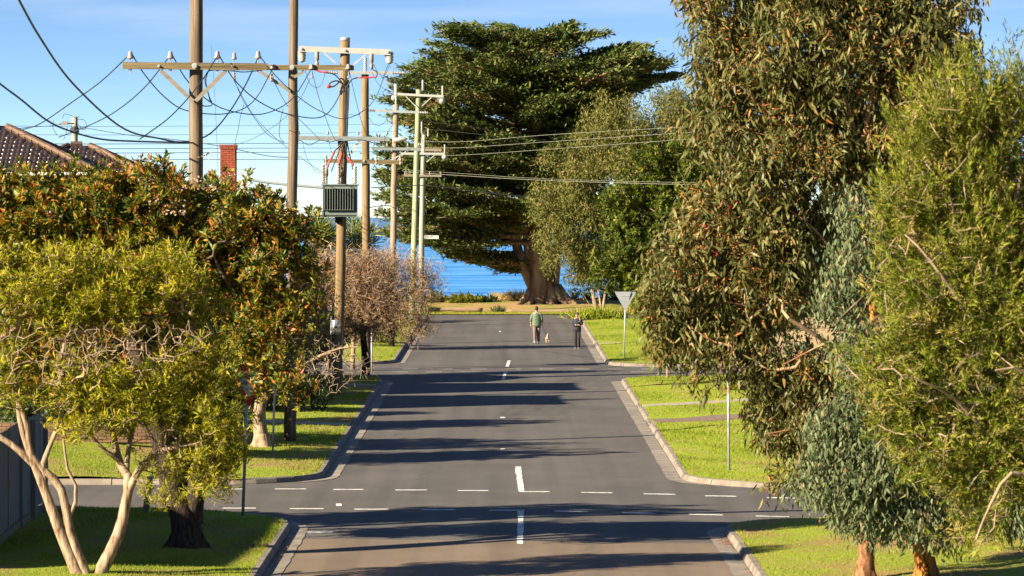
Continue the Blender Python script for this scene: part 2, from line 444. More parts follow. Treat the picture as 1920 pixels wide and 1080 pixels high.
def rise(b, u, y):
    s = BLOCKS[b][0]
    k = 0.045 if s > 0 else 0.035
    z = k * np.minimum(u, 7.0) + 0.05 * np.clip(u - 5, 0, 12) * (1 if s < 0 else 0.5)
    return z
def vz(b, x, y):
    """ground height on a verge block"""
    s = BLOCKS[b][0]; u = np.maximum(np.abs(x) - kerb_edge(b, y) - 0.16, 0)
    yy = np.asarray(y, float)
    # next to a side street the bank starts from that street's kerb
    d = np.minimum(np.abs(yy - BLOCKS[b][2]), np.abs(BLOCKS[b][3] - yy)) - 0.16
    lo = smooth01(d / 5.0)
    return gz(x, y) + kerb_h(b, y) + rise(b, u, y) * (0.35 + 0.65 * lo) + 0.02 * np.sin(x * 2.1 + y * 0.7) * smooth01(u / 1.0)
def block_of(x, y):
    for b, (s, xk, y0, y1, r0, r1) in BLOCKS.items():
        if s * x > 0 and y0 <= y <= y1 and abs(x) > kerb_edge(b, np.array([y]))[0] + 0.16: return b
    return None
def ground_z(x, y):
    if y > T_END: return float(fore_z(np.array([x]), np.array([y]))[0])
    b = block_of(x, y)
    return float(vz(b, np.array([x]), np.array([y]))[0]) if b else float(gz(x, y))
def fore_z(x, y):
    z = gz(x, y) + 0.03 + 0.25 * smooth01((y - 256) / 10) + 0.07 * np.sin(x * 0.35) * smooth01((y - 258) / 6)
    return np.where(y > 281, z - 4.5 * ((y - 281) / 6), z)

for b, (s, xk, y0, y1, r0, r1) in BLOCKS.items():
    ys = np.arange(y0, y1, 0.3)
    ends = []
    for (ye, rr, sg) in ((y0, r0, 1), (y1, r1, -1)):
        if rr is not None: ends.append(ye + sg * (0.15 + rr * (1 - np.cos(np.linspace(0, 1.5, 9)))))
    ys = np.unique(np.round(np.concatenate([ys[(ys > y0 + 0.3) & (ys < y1 - 0.3)]] + ends + [[y0 + 0.15 if r0 else y0, y1 - 0.15 if r1 else y1]]), 3))
    us = np.concatenate([np.linspace(0, 8, 41), np.linspace(9, 60, 18)])
    e = kerb_edge(b, ys) + 0.13
    X = s * (e[:, None] + us[None] * (64 - e[:, None]) / 60); Yy = np.repeat(ys[:, None], len(us), 1)
    Z = vz(b, X, Yy) - 0.008 * (us[None] < 0.05)
    V = np.stack([X, Yy, Z], -1).reshape(-1, 3); nx = len(us); ny = len(ys)
    i = (np.arange(ny - 1)[:, None] * nx + np.arange(nx - 1)[None]).ravel()
    q = np.stack([i, i + 1, i + nx + 1, i + nx], 1)
    if s < 0: q = q[:, ::-1]
    tag(link_mesh("lawn", mesh_from(V, [q], M["turf_worn"] if "near" in b or b == "left_mid" else M["turf"], True)), kind="structure")

    # kerb line: near end along side street, corner, straight, corner, far side street
    path = []
    if r0 is not None:
        path += [(x, y0) for x in np.arange(24, xk + r0, -2.4)]
        path += [(xk + r0 - r0 * math.sin(a), y0 + r0 - r0 * math.cos(a)) for a in np.linspace(0, math.pi / 2, 8)]
        ya = y0 + r0
    else: ya = 62.0
    yb = y1 - r1
    path += [(xk, y) for y in np.linspace(ya, yb, max(3, int((yb - ya) / 0.8)))[1 if r0 else 0:]]
    path += [(xk + r1 - r1 * math.cos(a), yb + r1 * math.sin(a)) for a in np.linspace(0, math.pi / 2, 8)][1:]
    path += [(x, y1) for x in np.arange(xk + r1 + 2.4, 24, 2.4)]
    path = np.array(path); path[:, 0] *= s
    T = np.gradient(path, axis=0); T /= np.linalg.norm(T, axis=1)[:, None]
    Nn = np.stack([T[:, 1], -T[:, 0]], 1) * (1 if s > 0 else -1)     # pointing into the block
    L = np.concatenate([[0], np.cumsum(np.linalg.norm(np.diff(path, axis=0), axis=1))])
    kroot = tag(empty("kerb", (path[len(path) // 2][0], path[len(path) // 2][1], float(gz(*path[len(path) // 2])))), kind="structure")
    groot = tag(empty("gutter", (s * (xk - 0.25), (ya + yb) / 2, float(gz(s * xk, (ya + yb) / 2)))), kind="structure")
    def at(t):
        return np.array([np.interp(t, L, path[:, k]) for k in range(2)]), np.array([np.interp(t, L, Nn[:, k]) for k in range(2)])
    seg = 2.4; t0 = 0.0; rr = np.random.default_rng(hash(b) % 1000 if False else len(b) * 7)
    while t0 < L[-1] - 0.3:
        t1 = min(t0 + seg, L[-1]); ts = np.linspace(t0 + 0.012, t1 - 0.012, 5); V = []
        dz = rr.normal(0, 0.004)
        for t in ts:
            p, nn = at(t); nn = nn / np.linalg.norm(nn); inside = BLOCKS[b][2] <= p[1] <= BLOCKS[b][3]
            h = float(kerb_h(b, np.array([p[1]]))[0]) if abs(abs(p[0]) - xk) < 0.3 else KH
            base = float(gz(p[0], p[1]))
            for (du, z) in ((-0.004, -0.05), (0.0, 0.02), (0.035, h - 0.03), (0.06, h - 0.004), (0.17, h + dz), (0.172, -0.05)):
                V.append((p[0] + nn[0] * du, p[1] + nn[1] * du, base + z))
        V = np.array(V); Q = []
        for k in range(4):
            for j in range(5):
                a = k * 6 + j; Q.append((a, a + 1, a + 7, a + 6))
        Q += [(0, 5, 4, 1), (1, 4, 3, 2), (24, 25, 28, 29), (25, 26, 27, 28)]
        link_mesh("kerb_segment", mesh_from(V, [np.array(Q)], M["concrete"], False), kroot)
        # gutter slab in front, along the main street and round the mouth of the corner
        pm, nm = at((t0 + t1) / 2)
        if (BLOCKS[b][2] + 1.0 < pm[1] < BLOCKS[b][3] - 1.0 or r0 is None) and abs(nm[0]) > 0.55:
            V = []
            for t in ts:
                p, nn = at(t); nn = nn / np.linalg.norm(nn); base = float(gz(p[0], p[1]))
                w = 0.37 * min(1, max(0.15, (abs(nn[0]) - 0.35) / 0.55)) + rr.uniform(-0.02, 0.02)
                for (du, z) in ((-w, 0.010), (-w * 0.55, 0.009), (-0.02, 0.006)):
                    V.append((p[0] + nn[0] * du, p[1] + nn[1] * du, base + z))
            Q = [(k * 3 + j, k * 3 + j + 1, k * 3 + j + 4, k * 3 + j + 3) for k in range(4) for j in range(2)]
            if s < 0: Q = [q_[::-1] for q_ in Q]
            link_mesh("gutter_slab", mesh_from(np.array(V), [np.array(Q)], M["gutter"], True), groot)
        t0 = t1

# foreshore beyond the end of the street
grid_sheet("foreshore", np.linspace(-70, 70, 141), np.concatenate([np.linspace(T_END - 0.02, 281, 40), [284., 288, 294]]), fore_z, M["soil"])

# ---- footpaths, driveways laid in slabs across the verges
def path_strip(name, b, yc, w, slab, mat, dy=0.0, x_to=24, label=None, brick=False):
    s, xk = BLOCKS[b][:2]; root = tag(empty(name, (s * (xk + 2), yc, float(gz(s * xk, yc)))), kind="structure")
    x = xk + 0.19; k = 0; cols = 1; shared = {}
    while x < x_to:
        rows = [(-w / 2, w / 2)] if not brick else [(-w / 2 + i * w / 6, -w / 2 + (i + 1) * w / 6) for i in range(6)]
        for (ra, rb) in rows:
            xa, xb = x + 0.006, x + slab - 0.006; V = []
            for (xx, off) in ((xa, ra + .006), (xb, ra + .006), (xb, rb - .006), (xa, rb - .006)):
                y = yc + off + dy * (xx - xk)
                V.append((s * xx, y, float(vz(b, np.array([s * xx]), np.array([y]))[0]) + 0.05))
            V = np.array(V); lo = V.copy(); lo[:, 2] -= 0.08
            Q = [(0, 1, 2, 3), (0, 4, 5, 1), (1, 5, 6, 2), (2, 6, 7, 3), (3, 7, 4, 0)]
            if s < 0: Q = [q_[::-1] for q_ in Q]
            link_mesh("brick" if brick else "slab", mesh_from(np.concatenate([V, lo]), [np.array(Q)], mat), root)
        x += slab
        if brick and x > xk + 9: break
    return root
M["paver"] = simple("driveway_brick", (0.135, 0.092, 0.070), 0.9, var=0.12, scale=0.8)
path_strip("footpath", "left_mid", 131.0, 1.5, 1.5, M["concrete_top"], 0.0, 16)
path_strip("footpath", "left_mid", 158.0, 1.5, 1.5, M["concrete_top"], 0.0, 16)
path_strip("footpath", "right_mid", 142.6, 1.3, 1.4, M["concrete_top"], 0.12, 20)
path_strip("driveway", "right_mid", 132.9, 2.2, 0.24, M["paver"], 0.14, 20, brick=True)
path_strip("footpath", "right_far", 201.5, 1.3, 1.4, M["concrete_top"], 0.05, 20)
path_strip("footpath", "left_far", 217.5, 1.5, 1.5, M["concrete_top"], 0.0, 14)

# ---- painted markings, each a thin sheet on the road
def mark(name, x0, x1, y0, y1, skew=0.0, wear=0):
    V = []
    ny = max(2, int((y1 - y0) / 0.4) + 1); rr = np.random.default_rng(int(abs(x0 * 100) + y0 * 10))
    for y in np.linspace(y0, y1, ny):
        for x in (x0, x1):
            xx = x + skew * (y - y0) + (rr.normal(0, 0.008) if wear else 0); V.append((xx, y, float(gz(xx, y)) + 0.005))
    Q = [(2 * k, 2 * k + 1, 2 * k + 3, 2 * k + 2) for k in range(ny - 1)]
    link_mesh(name, mesh_from(np.array(V), [np.array(Q)], M["paint"]), ROAD)
def wy(py): return F * EYE / (py - 365.0)
def wx(px, py): return (px - VPX) * EYE / (py - 365.0)
for (pa, pb, py) in ((515, 574, 917), (625, 681, 918), (741, 800, 919), (858, 916, 920), (975, 1031, 922), (1090, 1148, 924), (1207, 1266, 927), (1322, 1381, 931), (1438, 1496, 935), (400, 458, 917), (290, 345, 917)):
    pz = py - 2.0 * max(0, wx(pa, py) - 1) ; y = wy(py); y = wy(py - S(y) * 0.022 * max(0, wx((pa + pb) / 2, py) - 1) * math.exp(-((y - 97) / 9) ** 2))
    mark("give_way_dash", (pa - VPX) * y / F, (pb - VPX) * y / F, y - 0.13, y + 0.13)
for (pa, pb, py) in ((417, 480, 953), (543, 607, 954), (664, 728, 955), (790, 855, 956), (917, 984, 957), (1040, 1103, 959), (1166, 1229, 962), (1292, 1355, 965), (1417, 1480, 968), (1543, 1600, 971), (290, 352, 953)):
    y = wy(py); y = wy(py - S(y) * 0.022 * max(0, wx((pa + pb) / 2, py) - 1) * math.exp(-((y - 97) / 9) ** 2))
    mark("give_way_dash", (pa - VPX) * y / F, (pb - VPX) * y / F, y - 0.13, y + 0.13)
mark("edge_dash", wx(577, 998), wx(624, 998), wy(999.5), wy(996))
mark("centre_line", wx(969, 1020), wx(981, 1020), wy(1020), wy(958.5), 0.006, 1)
mark("centre_line", wx(972, 922), wx(984, 922), wy(922), wy(875), -0.006, 1)
mark("centre_line", wx(940, 712), wx(946.5, 712), wy(712), wy(698), 0.014, 1)
mark("centre_line", wx(947.5, 688), wx(954, 688), wy(688), wy(676), 0.014, 1)
for pa in np.arange(735, 1320, 64.0):
    for py, off in ((697.5, 0), (692, 20)):
        mark("give_way_dash", wx(pa + off, py), wx(pa + off + 30, py), wy(py) - .09, wy(py) + .09)
for py in (783, 842): mark("lane_stud", wx(938, py), wx(947, py), wy(py + 1), wy(py - 1))
mark("centre_line", wx(936, 622), wx(939, 622), wy(622.5), wy(620.5))
# ------------------------------------------------------------------ power poles
M["pole_brown"] = bark_mat("weathered_pole", [(0.30, (0.035, 0.025, 0.016)), (0.46, (0.113, 0.085, 0.058)), (0.56, (0.146, 0.110, 0.075)), (0.70, (0.236, 0.190, 0.143))], 2.0, (14, 14, 0.25), 0.9, 0.01)
M["pole_tan"] = bark_mat("tan_pole", [(0.30, (0.056, 0.035, 0.016)), (0.46, (0.150, 0.104, 0.054)), (0.56, (0.194, 0.134, 0.069)), (0.70, (0.273, 0.205, 0.121))], 2.0, (14, 14, 0.22), 0.9, 0.01)
M["pole_pink"] = bark_mat("bleached_pole", [(0.30, (0.088, 0.058, 0.039)), (0.46, (0.212, 0.153, 0.115)), (0.56, (0.275, 0.198, 0.149)), (0.70, (0.362, 0.281, 0.219))], 2.0, (14, 14, 0.2), 0.9, 0.008)
M["pole_green"] = bark_mat("treated_green_pole", [(0.30, (0.091, 0.103, 0.058)), (0.46, (0.196, 0.215, 0.131)), (0.56, (0.254, 0.278, 0.169)), (0.70, (0.344, 0.365, 0.241))], 2.0, (12, 12, 0.2), 0.9, 0.006)
M["pole_grey"] = bark_mat("pale_grey_green_pole", [(0.30, (0.103, 0.103, 0.073)), (0.46, (0.220, 0.215, 0.164)), (0.56, (0.285, 0.278, 0.212)), (0.70, (0.385, 0.371, 0.296))], 2.0, (12, 12, 0.2), 0.9, 0.006)
M["timber"] = bark_mat("crossarm_timber", [(0.30, (0.033, 0.026, 0.014)), (0.46, (0.115, 0.089, 0.047)), (0.56, (0.149, 0.116, 0.061)), (0.70, (0.225, 0.181, 0.106))], 2.0, (0.4, 12, 12), 0.9, 0.006)
M["timber_grey"] = bark_mat("grey_timber", [(0.25, (0.132, 0.114, 0.090)), (0.8, (0.240, 0.210, 0.168))], 2.0, (0.4, 12, 12), 0.9, 0.006)
M["galv"] = simple("galvanised_steel", (0.30, 0.31, 0.31), 0.5, 0.35, var=0.12, scale=5)
M["white_steel"] = simple("white_steel", (0.30, 0.30, 0.28), 0.5, 0.0, var=0.1, scale=4)
M["grey_steel"] = simple("grey_steel", (0.16, 0.18, 0.18), 0.5, 0.0, var=0.1, scale=4)
M["porcelain"] = simple("insulator_porcelain", (0.24, 0.19, 0.16), 0.3, var=0.15, scale=8, spec=0.5)
M["white_porc"] = simple("white_insulator", (0.28, 0.27, 0.25), 0.35, var=0.1, scale=8, spec=0.5)
M["brown_steel"] = simple("fuse_brown", (0.20, 0.17, 0.14), 0.6, var=0.2, scale=8)
M["rubber"] = simple("black_cable", (0.02, 0.02, 0.022), 0.6, var=0.2)
M["red_ins"] = simple("red_sleeve", (0.42, 0.035, 0.03), 0.5, var=0.2)
M["wire"] = simple("line_wire", (0.022, 0.04, 0.055), 0.6, var=0.2)
M["wire_pale"] = simple("aluminium_wire", (0.14, 0.14, 0.11), 0.5, var=0.1)
M["wire_grey"] = simple("grey_wire", (0.10, 0.11, 0.11), 0.6, var=0.1)
M["tank"] = simple("transformer_grey_green", (0.125, 0.150, 0.135), 0.45, var=0.08, scale=4)
M["stain"] = simple("band_steel", (0.50, 0.52, 0.53), 0.28, 0.8, var=0.15, scale=8)

POLE_GROUP = "power poles along the left verge"
def pole(label, base_px, base_py, Y, top_px, top_py, wb, wt, mat, bend=0.02, seed=1, xoff=None):
    """wb/wt: diameter in metres; returns the thing's root and a function px,py -> point on its plane"""
    b = P(base_px, base_py, Y); t = P(top_px, top_py, Y); r = np.random.default_rng(seed)
    b = V3(b[0], Y, ground_z(b[0], Y) - 0.15)
    root = empty("power_pole", (b[0], Y, b[2] + 0.15)); tag(root, label, "power pole", POLE_GROUP)
    n = 24; ts = np.linspace(0, 1, n); pts = b[None] + ts[:, None] * (t - b)[None]
    wob = np.cumsum(r.normal(0, bend * 0.25, (n, 2)), axis=0); wob -= ts[:, None] * wob[-1]
    pts[:, :2] += wob
    rad = (wb + (wt - wb) * ts) / 2 * (1 + r.normal(0, 0.015, n))
    MB().tube(pts, rad, 16).build("pole", mat, root, True)
    return root
def q_(px, py, Y, dy=0.0):
    p = P(px, py, Y); p[1] += dy; return p
def crossarm(root, Y, x0, x1, y0, y1, w, h, mat, dy=-0.2):
    m = MB(); m.bar(q_(x0, y0, Y, dy), q_(x1, y1, Y, dy), w, h); return m.build("crossarm", mat, root)
def brace(root, Y, a, b, mat, w=0.05, dy=-0.25):
    m = MB(); m.bar(q_(*a, Y, dy), q_(*b, Y, dy), 0.02, w); m.build("brace", mat, root)
def pin_insulator(root, Y, px, py_top, py_bot, mat, dy=-0.2, k=1.0):
    s = S(Y); t = q_(px, py_top, Y, dy); h = (py_bot - py_top) / s
    r = 0.075 * k
    m = MB().lathe(t - V3(0, 0, h * .62), [(r * .55, 0), (r, 0.0), (r * .95, h * .14), (r * .62, h * .3), (r * .72, h * .42), (r * .5, h * .5), (r * .66, h * .56), (r * .45, h * .62)], 10)
    o = m.build("insulator", mat, root, True)
    MB().tube([t - V3(0, 0, h + .22), t - V3(0, 0, h * .55)], 0.014, 6).tube([t - V3(0, 0, h + .16), t - V3(0, 0, h + .12)], 0.035, 6).build("pin", M["galv"], o)
    return t
def ribbed(root, a, b, r, n, mat, name="insulator"):
    a = np.asarray(a, float); b = np.asarray(b, float); d = b - a; L = np.linalg.norm(d); prof = [(r * .55, 0)]
    for i in range(n):
        z = L * (i + .2) / n
        prof += [(r * .6, z), (r, z + L * .25 / n), (r * .6, z + L * .55 / n)]
    prof.append((r * .5, L))
    return MB().lathe(a, prof, 10, d).build(name, mat, root, True)
def strap(root, pts, r, mat, name, n=6, k=14):
    return MB().tube(spline(pts, k), r, n).build(name, mat, root, True)
def bolt(root, Y, px, py, dy, r=0.035):
    MB().lathe(q_(px, py, Y, dy), [(r * 1.5, 0), (r * 1.5, .012), (r, .014), (r, .05)], 8, (0, -1, 0)).build("bolt", M["galv"], root)

# nearest pole with the long timber arm
Y1 = 90.0
p1 = pole("tall brown timber power pole nearest the camera rising above the front tree", 367, 999, Y1, 368, -120, 0.34, 0.27, M["pole_brown"], seed=4)
crossarm(p1, Y1, 232, 502, 123.5, 126, 0.11, 0.145, M["timber"], -0.21)
for px in (300, 438): bolt(p1, Y1, px, 124.5, -0.265, 0.022)
bolt(p1, Y1, 367, 124.5, -0.265, 0.045)
brace(p1, Y1, (303, 133), (364, 191), M["timber_grey"], 0.085, -0.23); brace(p1, Y1, (425, 133), (368, 190), M["timber_grey"], 0.085, -0.232)
for px in (246, 321, 409, 485): pin_insulator(p1, Y1, px, 97, 119, M["porcelain"], -0.21)
# second
Y2 = 120.0
p2 = pole("brown timber power pole with rust streaks left of the transformer pole", 545, 840, Y2, 551, -75, 0.36, 0.23, M["pole_brown"], 0.05, seed=9)
crossarm(p2, Y2, 433, 664, 127, 127.5, 0.12, 0.15, M["timber"], -0.2)
bolt(p2, Y2, 549, 127, -0.26, 0.05)
brace(p2, Y2, (488, 134), (545, 172), M["timber_grey"], 0.09, -0.22); brace(p2, Y2, (571, 134), (552, 145), M["timber_grey"], 0.08, -0.22)
for px in (512, 585, 654): pin_insulator(p2, Y2, px, 121, 136, M["porcelain"], -0.3, 1.1)
pin_insulator(p2, Y2, 440, 99, 120, M["porcelain"], -0.2)
for (px, py) in ((440, 150), (509, 152)): ribbed(p2, q_(px, py - 14, Y2, -.3), q_(px + 1, py + 2, Y2, -.3), 0.05, 3, M["brown_steel"], "clamp")
# third: transformer
Y3 = 149.0
p3 = pole("tan timber power pole carrying the grey green transformer", 631, 748, Y3, 647, 74, 0.36, 0.33, M["pole_tan"], 0.03, seed=11)
t = P(647, 74, Y3); MB().lathe(t - V3(0, 0, .06), [(0.175, 0), (0.178, .1), (0.16, .13)], 16).build("cap", M["galv"], p3, True)
crossarm(p3, Y3, 561, 733, 92, 98.5, 0.1, 0.2, M["white_steel"], -0.22)
for px, py in ((566, 92), (648, 95), (728, 98)): bolt(p3, Y3, px, py, -0.28, 0.035)
brace(p3, Y3, (605, 97), (630, 119), M["white_steel"], 0.05); brace(p3, Y3, (690, 99), (663, 122), M["white_steel"], 0.05)
for px, py in ((565, 95), (729, 98)):       # shedded surge insulators hanging from the arm ends
    a = q_(px, py, Y3, -.05); ax = V3(0.1, -.2, -1)
    MB().lathe(a, [(.05, 0), (.15, .02), (.17, .1), (.13, .13), (.16, .2), (.12, .24), (.15, .3), (.1, .34), (.12, .38), (.04, .42)], 14, ax).build("insulator", M["white_porc"], p3, True)
for px, py in ((595, 97), (697, 101)):
    a = q_(px, py, Y3, -.25)
    MB().lathe(a, [(.06, 0), (.075, -.05), (.075, -.3), (.04, -.34), (.065, -.38), (.065, -.52), (.03, -.56)], 10).build("fuse_holder", M["brown_steel"], p3, True)
# lower grey steel arm with pins, brown arm stubs
crossarm(p3, Y3, 556, 731, 259, 261, 0.1, 0.15, M["grey_steel"], -0.24)
for px in (561, 615, 672, 726): pin_insulator(p3, Y3, px, 246, 256, M["porcelain"], -0.24, .7)
brace(p3, Y3, (676, 262), (655, 292), M["white_steel"], 0.09)
# cables strapped to the pole
for k, dx in enumerate((-4, 0, 4, 7)):
    strap(p3, [q_(648 + dx, 160, Y3, -.2), q_(648 + dx * .8, 200, Y3, -.2), q_(646 + dx * .7, 258, Y3, -.2), q_((622, 640, 644, 662)[k], (322, 318, 330, 318)[k], Y3, -.28)], 0.022, M["rubber"], "cable")
strap(p3, [q_(590, 130, Y3, -.3), q_(600, 135, Y3, -.3), q_(615, 136, Y3, -.3)], .03, M["red_ins"], "sleeve"); strap(p3, [q_(615, 136, Y3, -.3), q_(630, 142, Y3, -.3), q_(644, 158, Y3, -.25)], .025, M["rubber"], "cable")
strap(p3, [q_(707, 145, Y3, -.3), q_(688, 146, Y3, -.3), q_(672, 146, Y3, -.3)], .03, M["red_ins"], "sleeve"); strap(p3, [q_(672, 146, Y3, -.3), q_(660, 150, Y3, -.3), q_(650, 165, Y3, -.2)], .025, M["rubber"], "cable")
strap(p3, [q_(707, 145, Y3, -.3), q_(707, 136, Y3, -.3), q_(700, 131, Y3, -.3)], .02, M["rubber"], "cable")
strap(p3, [q_(644, 158, Y3, -.24), q_(632, 152, Y3, -.3), q_(620, 156, Y3, -.35), q_(617, 162, Y3, -.35), q_(626, 163, Y3, -.35), q_(636, 155, Y3, -.3)], .028, M["rubber"], "cable")
MB().lathe(q_(617, 163, Y3, -.35), [(.03, -.06), (.07, -.04), (.075, .05), (.04, .07)], 10).build("sleeve", M["red_ins"], p3, True)
for a, bb in (((628, 284), (614, 316)), ((642, 287), (636, 310)), ((652, 294), (664, 311))):
    ribbed(p3, q_(*a, Y3, -.42), q_(*bb, Y3, -.5), .05, 4, M["red_ins"], "sleeve")
    strap(p3, [q_(646, 262, Y3, -.22), q_((a[0] + 646) / 2, 275, Y3, -.35), q_(*a, Y3, -.42)], .02, M["rubber"], "cable")
# the transformer itself: a part with its own sub-parts
dT = -0.62; sc = S(Y3)
tx0, tx1, ty0, ty1 = 607, 671, 348, 407
W = (tx1 - tx0) / sc; H = (ty1 - ty0) / sc; cx = q_((tx0 + tx1) / 2, (ty0 + ty1) / 2, Y3, dT)
tank = MB().box(cx, (W, 0.55, H), None, 0.02).build("transformer", M["tank"], p3)
MB().box(q_(639, 347, Y3, dT), (W + 0.1, 0.66, 0.05), None, 0.012).build("lid", M["tank"], tank)
MB().box(q_(639, 400.5, Y3, dT - 0.285), (W + 0.03, 0.05, 0.13), None, 0.012).build("base_rail", M["tank"], tank)
for px in (608, 670.5): MB().box(q_(px, 379, Y3, dT - .30), (0.02, 0.09, H * .96)).build("side_flange", M["tank"], tank)
fin0, fin1 = 611, 664
for k in range(12):
    px = fin0 + (fin1 - fin0) * k / 11
    MB().box(q_(px, 373.5, Y3, dT - .36), (0.018, 0.17, (393 - 354) / sc), None, 0.004).build("radiator_fin", M["tank"], tank)
for py in (353.6, 393.6): MB().box(q_((fin0 + fin1) / 2, py, Y3, dT - .36), ((fin1 - fin0) / sc + .03, 0.12, 0.018)).build("fin_rail", M["tank"], tank)
MB().box(q_(639, 373, Y3, dT - .278), ((fin1 - fin0) / sc, 0.012, 0.70)).build("fin_back", M["rubber"], tank)
for px, py0, py1, r in ((607.5, 345, 309, .085), (636, 345, 311, .085), (667, 345, 312, .085)):
    ribbed(tank, q_(px, py0, Y3, dT - .1), q_(px, py1, Y3, dT - .1), r, 7, M["white_porc"], "bushing")
for px, py0, py1, r in ((612.5, 345, 330, .075), (640, 345, 332, .06), (663, 345, 333, .06)):
    ribbed(tank, q_(px, py0, Y3, dT + .12), q_(px, py1, Y3, dT + .12), r, 4, M["porcelain"], "bushing")
MB().lathe(q_(613, 331, Y3, dT + .12), [(.05, 0), (.07, .02), (.07, .25), (.03, .3)], 10).build("arrester", M["brown_steel"], tank, True)
MB().lathe(q_(637.5, 412, Y3, 0), [(0.19, -.1), (.195, .0), (0.195, .16), (.19, .2)], 16).build("bracket", M["rubber"], p3, True)
MB().lathe(q_(630.5, 625, Y3, 0), [(.205, -.06), (.21, -.05), (.208, .46), (.203, .47)], 20).build("steel_band", M["stain"], p3, True)
for dx in (-10.5, 10.5): MB().tube([q_(631 + dx, 690, Y3, -.1), q_(632 + dx, 572, Y3, -.1)], .022, 6).build("conduit", M["galv"], p3)
# fourth
Y4 = 172.8
p4 = pole("brown pole with horizontal white end insulators just right of the transformer", 688, 700, Y4, 684.5, 139, 0.36, 0.30, M["pole_tan"], 0.03, seed=14)
crossarm(p4, Y4, 636, 736, 136.5, 137, 0.1, 0.13, M["galv"], -.2)
ribbed(p4, q_(634, 137, Y4, -.2), q_(608, 135.5, Y4, -.2), .075, 8, M["white_porc"]); ribbed(p4, q_(736, 137, Y4, -.2), q_(760, 137.5, Y4, -.2), .075, 8, M["white_porc"])
ribbed(p4, q_(685, 139, Y4), q_(685, 108, Y4), .085, 8, M["white_porc"])
crossarm(p4, Y4, 608, 755, 301.5, 304.5, .11, .16, M["timber"], -.22)
for px in (612, 706, 751): ribbed(p4, q_(px, 310, Y4, -.25), q_(px, 291, Y4, -.25), .06, 3, M["porcelain"])
bolt(p4, Y4, 683, 302, -.28, .04)
brace(p4, Y4, (752, 290), (718, 310), M["white_steel"], .05)
# fifth
Y5 = 203.6
p5 = pole("pinkish bleached power pole with a white street lamp bracket", 733, 645, Y5, 742.5, 196, 0.34, 0.27, M["pole_pink"], 0.04, seed=17)
ribbed(p5, q_(742.5, 200, Y5), q_(743, 158, Y5), .075, 8, M["white_porc"])
crossarm(p5, Y5, 702, 786, 207.5, 211, .1, .11, M["galv"], -.2)
ribbed(p5, q_(703, 207.5, Y5, -.2), q_(690, 206.5, Y5, -.2), .08, 6, M["white_porc"]); ribbed(p5, q_(785, 211, Y5, -.2), q_(803, 212, Y5, -.2), .075, 6, M["white_porc"])
crossarm(p5, Y5, 697, 790, 278, 280.5, .1, .14, M["grey_steel"], -.2)
brace(p5, Y5, (761, 284), (744, 302), M["white_steel"], .05)
for px in (700, 726, 765, 786): pin_insulator(p5, Y5, px, 268, 276, M["porcelain"], -.2, .8)
lamp = MB().lathe(q_(737, 263.5, Y5, -.3), [(.06, 0), (.1, .05), (.12, .3), (.09, .6), (.03, .68)], 12, (1, 0, .12)).build("street_lamp_head", M["white_steel"], p5, True)
MB().tube([q_(742, 266, Y5, 0), q_(740, 265, Y5, -.3)], .03, 8).build("lamp_arm", M["galv"], p5)
# sixth (green) and seventh
Y6 = 232.0
p6 = pole("pale green treated power pole with a white arm and three upright insulators", 772, 611, Y6, 785, 168, 0.36, 0.29, M["pole_green"], 0.015, seed=21)
crossarm(p6, Y6, 742, 832, 176.5, 181, .1, .13, M["white_steel"], -.2)
for px, py0, py1 in ((741, 180, 157), (793, 170, 150), (830, 182, 161)): ribbed(p6, q_(px, py0, Y6, -.2), q_(px, py1, Y6, -.2), .08, 8, M["white_porc"])
for px, py in ((739.5, 184), (829, 190)): MB().lathe(q_(px, py, Y6, -.2), [(.06, -.14), (.17, -.06), (.18, .05), (.1, .13), (.04, .2)], 12, (.2, -1, .3)).build("switch_disc", M["galv"], p6, True)
brace(p6, Y6, (761, 181), (779, 199), M["white_steel"], .05); brace(p6, Y6, (809, 183), (791, 199), M["white_steel"], .05)
Y7 = 256.0
p7 = pole("short pale grey power pole past the end of the street beside the street name blade", 788, 588, Y7, 795, 249, 0.36, 0.28, M["pole_grey"], 0.015, seed=23)
crossarm(p7, Y7, 752, 834, 288, 288.5, .1, .13, M["white_steel"], -.2); crossarm(p7, Y7, 797, 828, 281, 281.5, .1, .16, M["timber_grey"], -.22)
crossarm(p7, Y7, 757, 828, 329, 330, .1, .12, M["timber_grey"], -.2)
for px, py0, py1 in ((834, 288, 271), (791, 250, 228), (803, 256, 241)): ribbed(p7, q_(px, py0, Y7, -.2), q_(px, py1, Y7, -.2), .07, 7, M["white_porc"])
MB().lathe(q_(834, 295, Y7, -.2), [(.06, -.14), (.17, -.06), (.18, .05), (.1, .13), (.04, .2)], 12, (.2, -1, .3)).build("switch_disc", M["galv"], p7, True)
brace(p7, Y7, (815, 291), (800, 304), M["white_steel"], .05)
for px in (760, 776, 806, 826): ribbed(p7, q_(px, 328, Y7, -.2), q_(px, 322, Y7, -.2), .05, 2, M["porcelain"])
MB().tube([q_(787, 470, Y7, -.1), q_(791, 260, Y7, -.1)], .03, 6).build("conduit", M["galv"], p7)
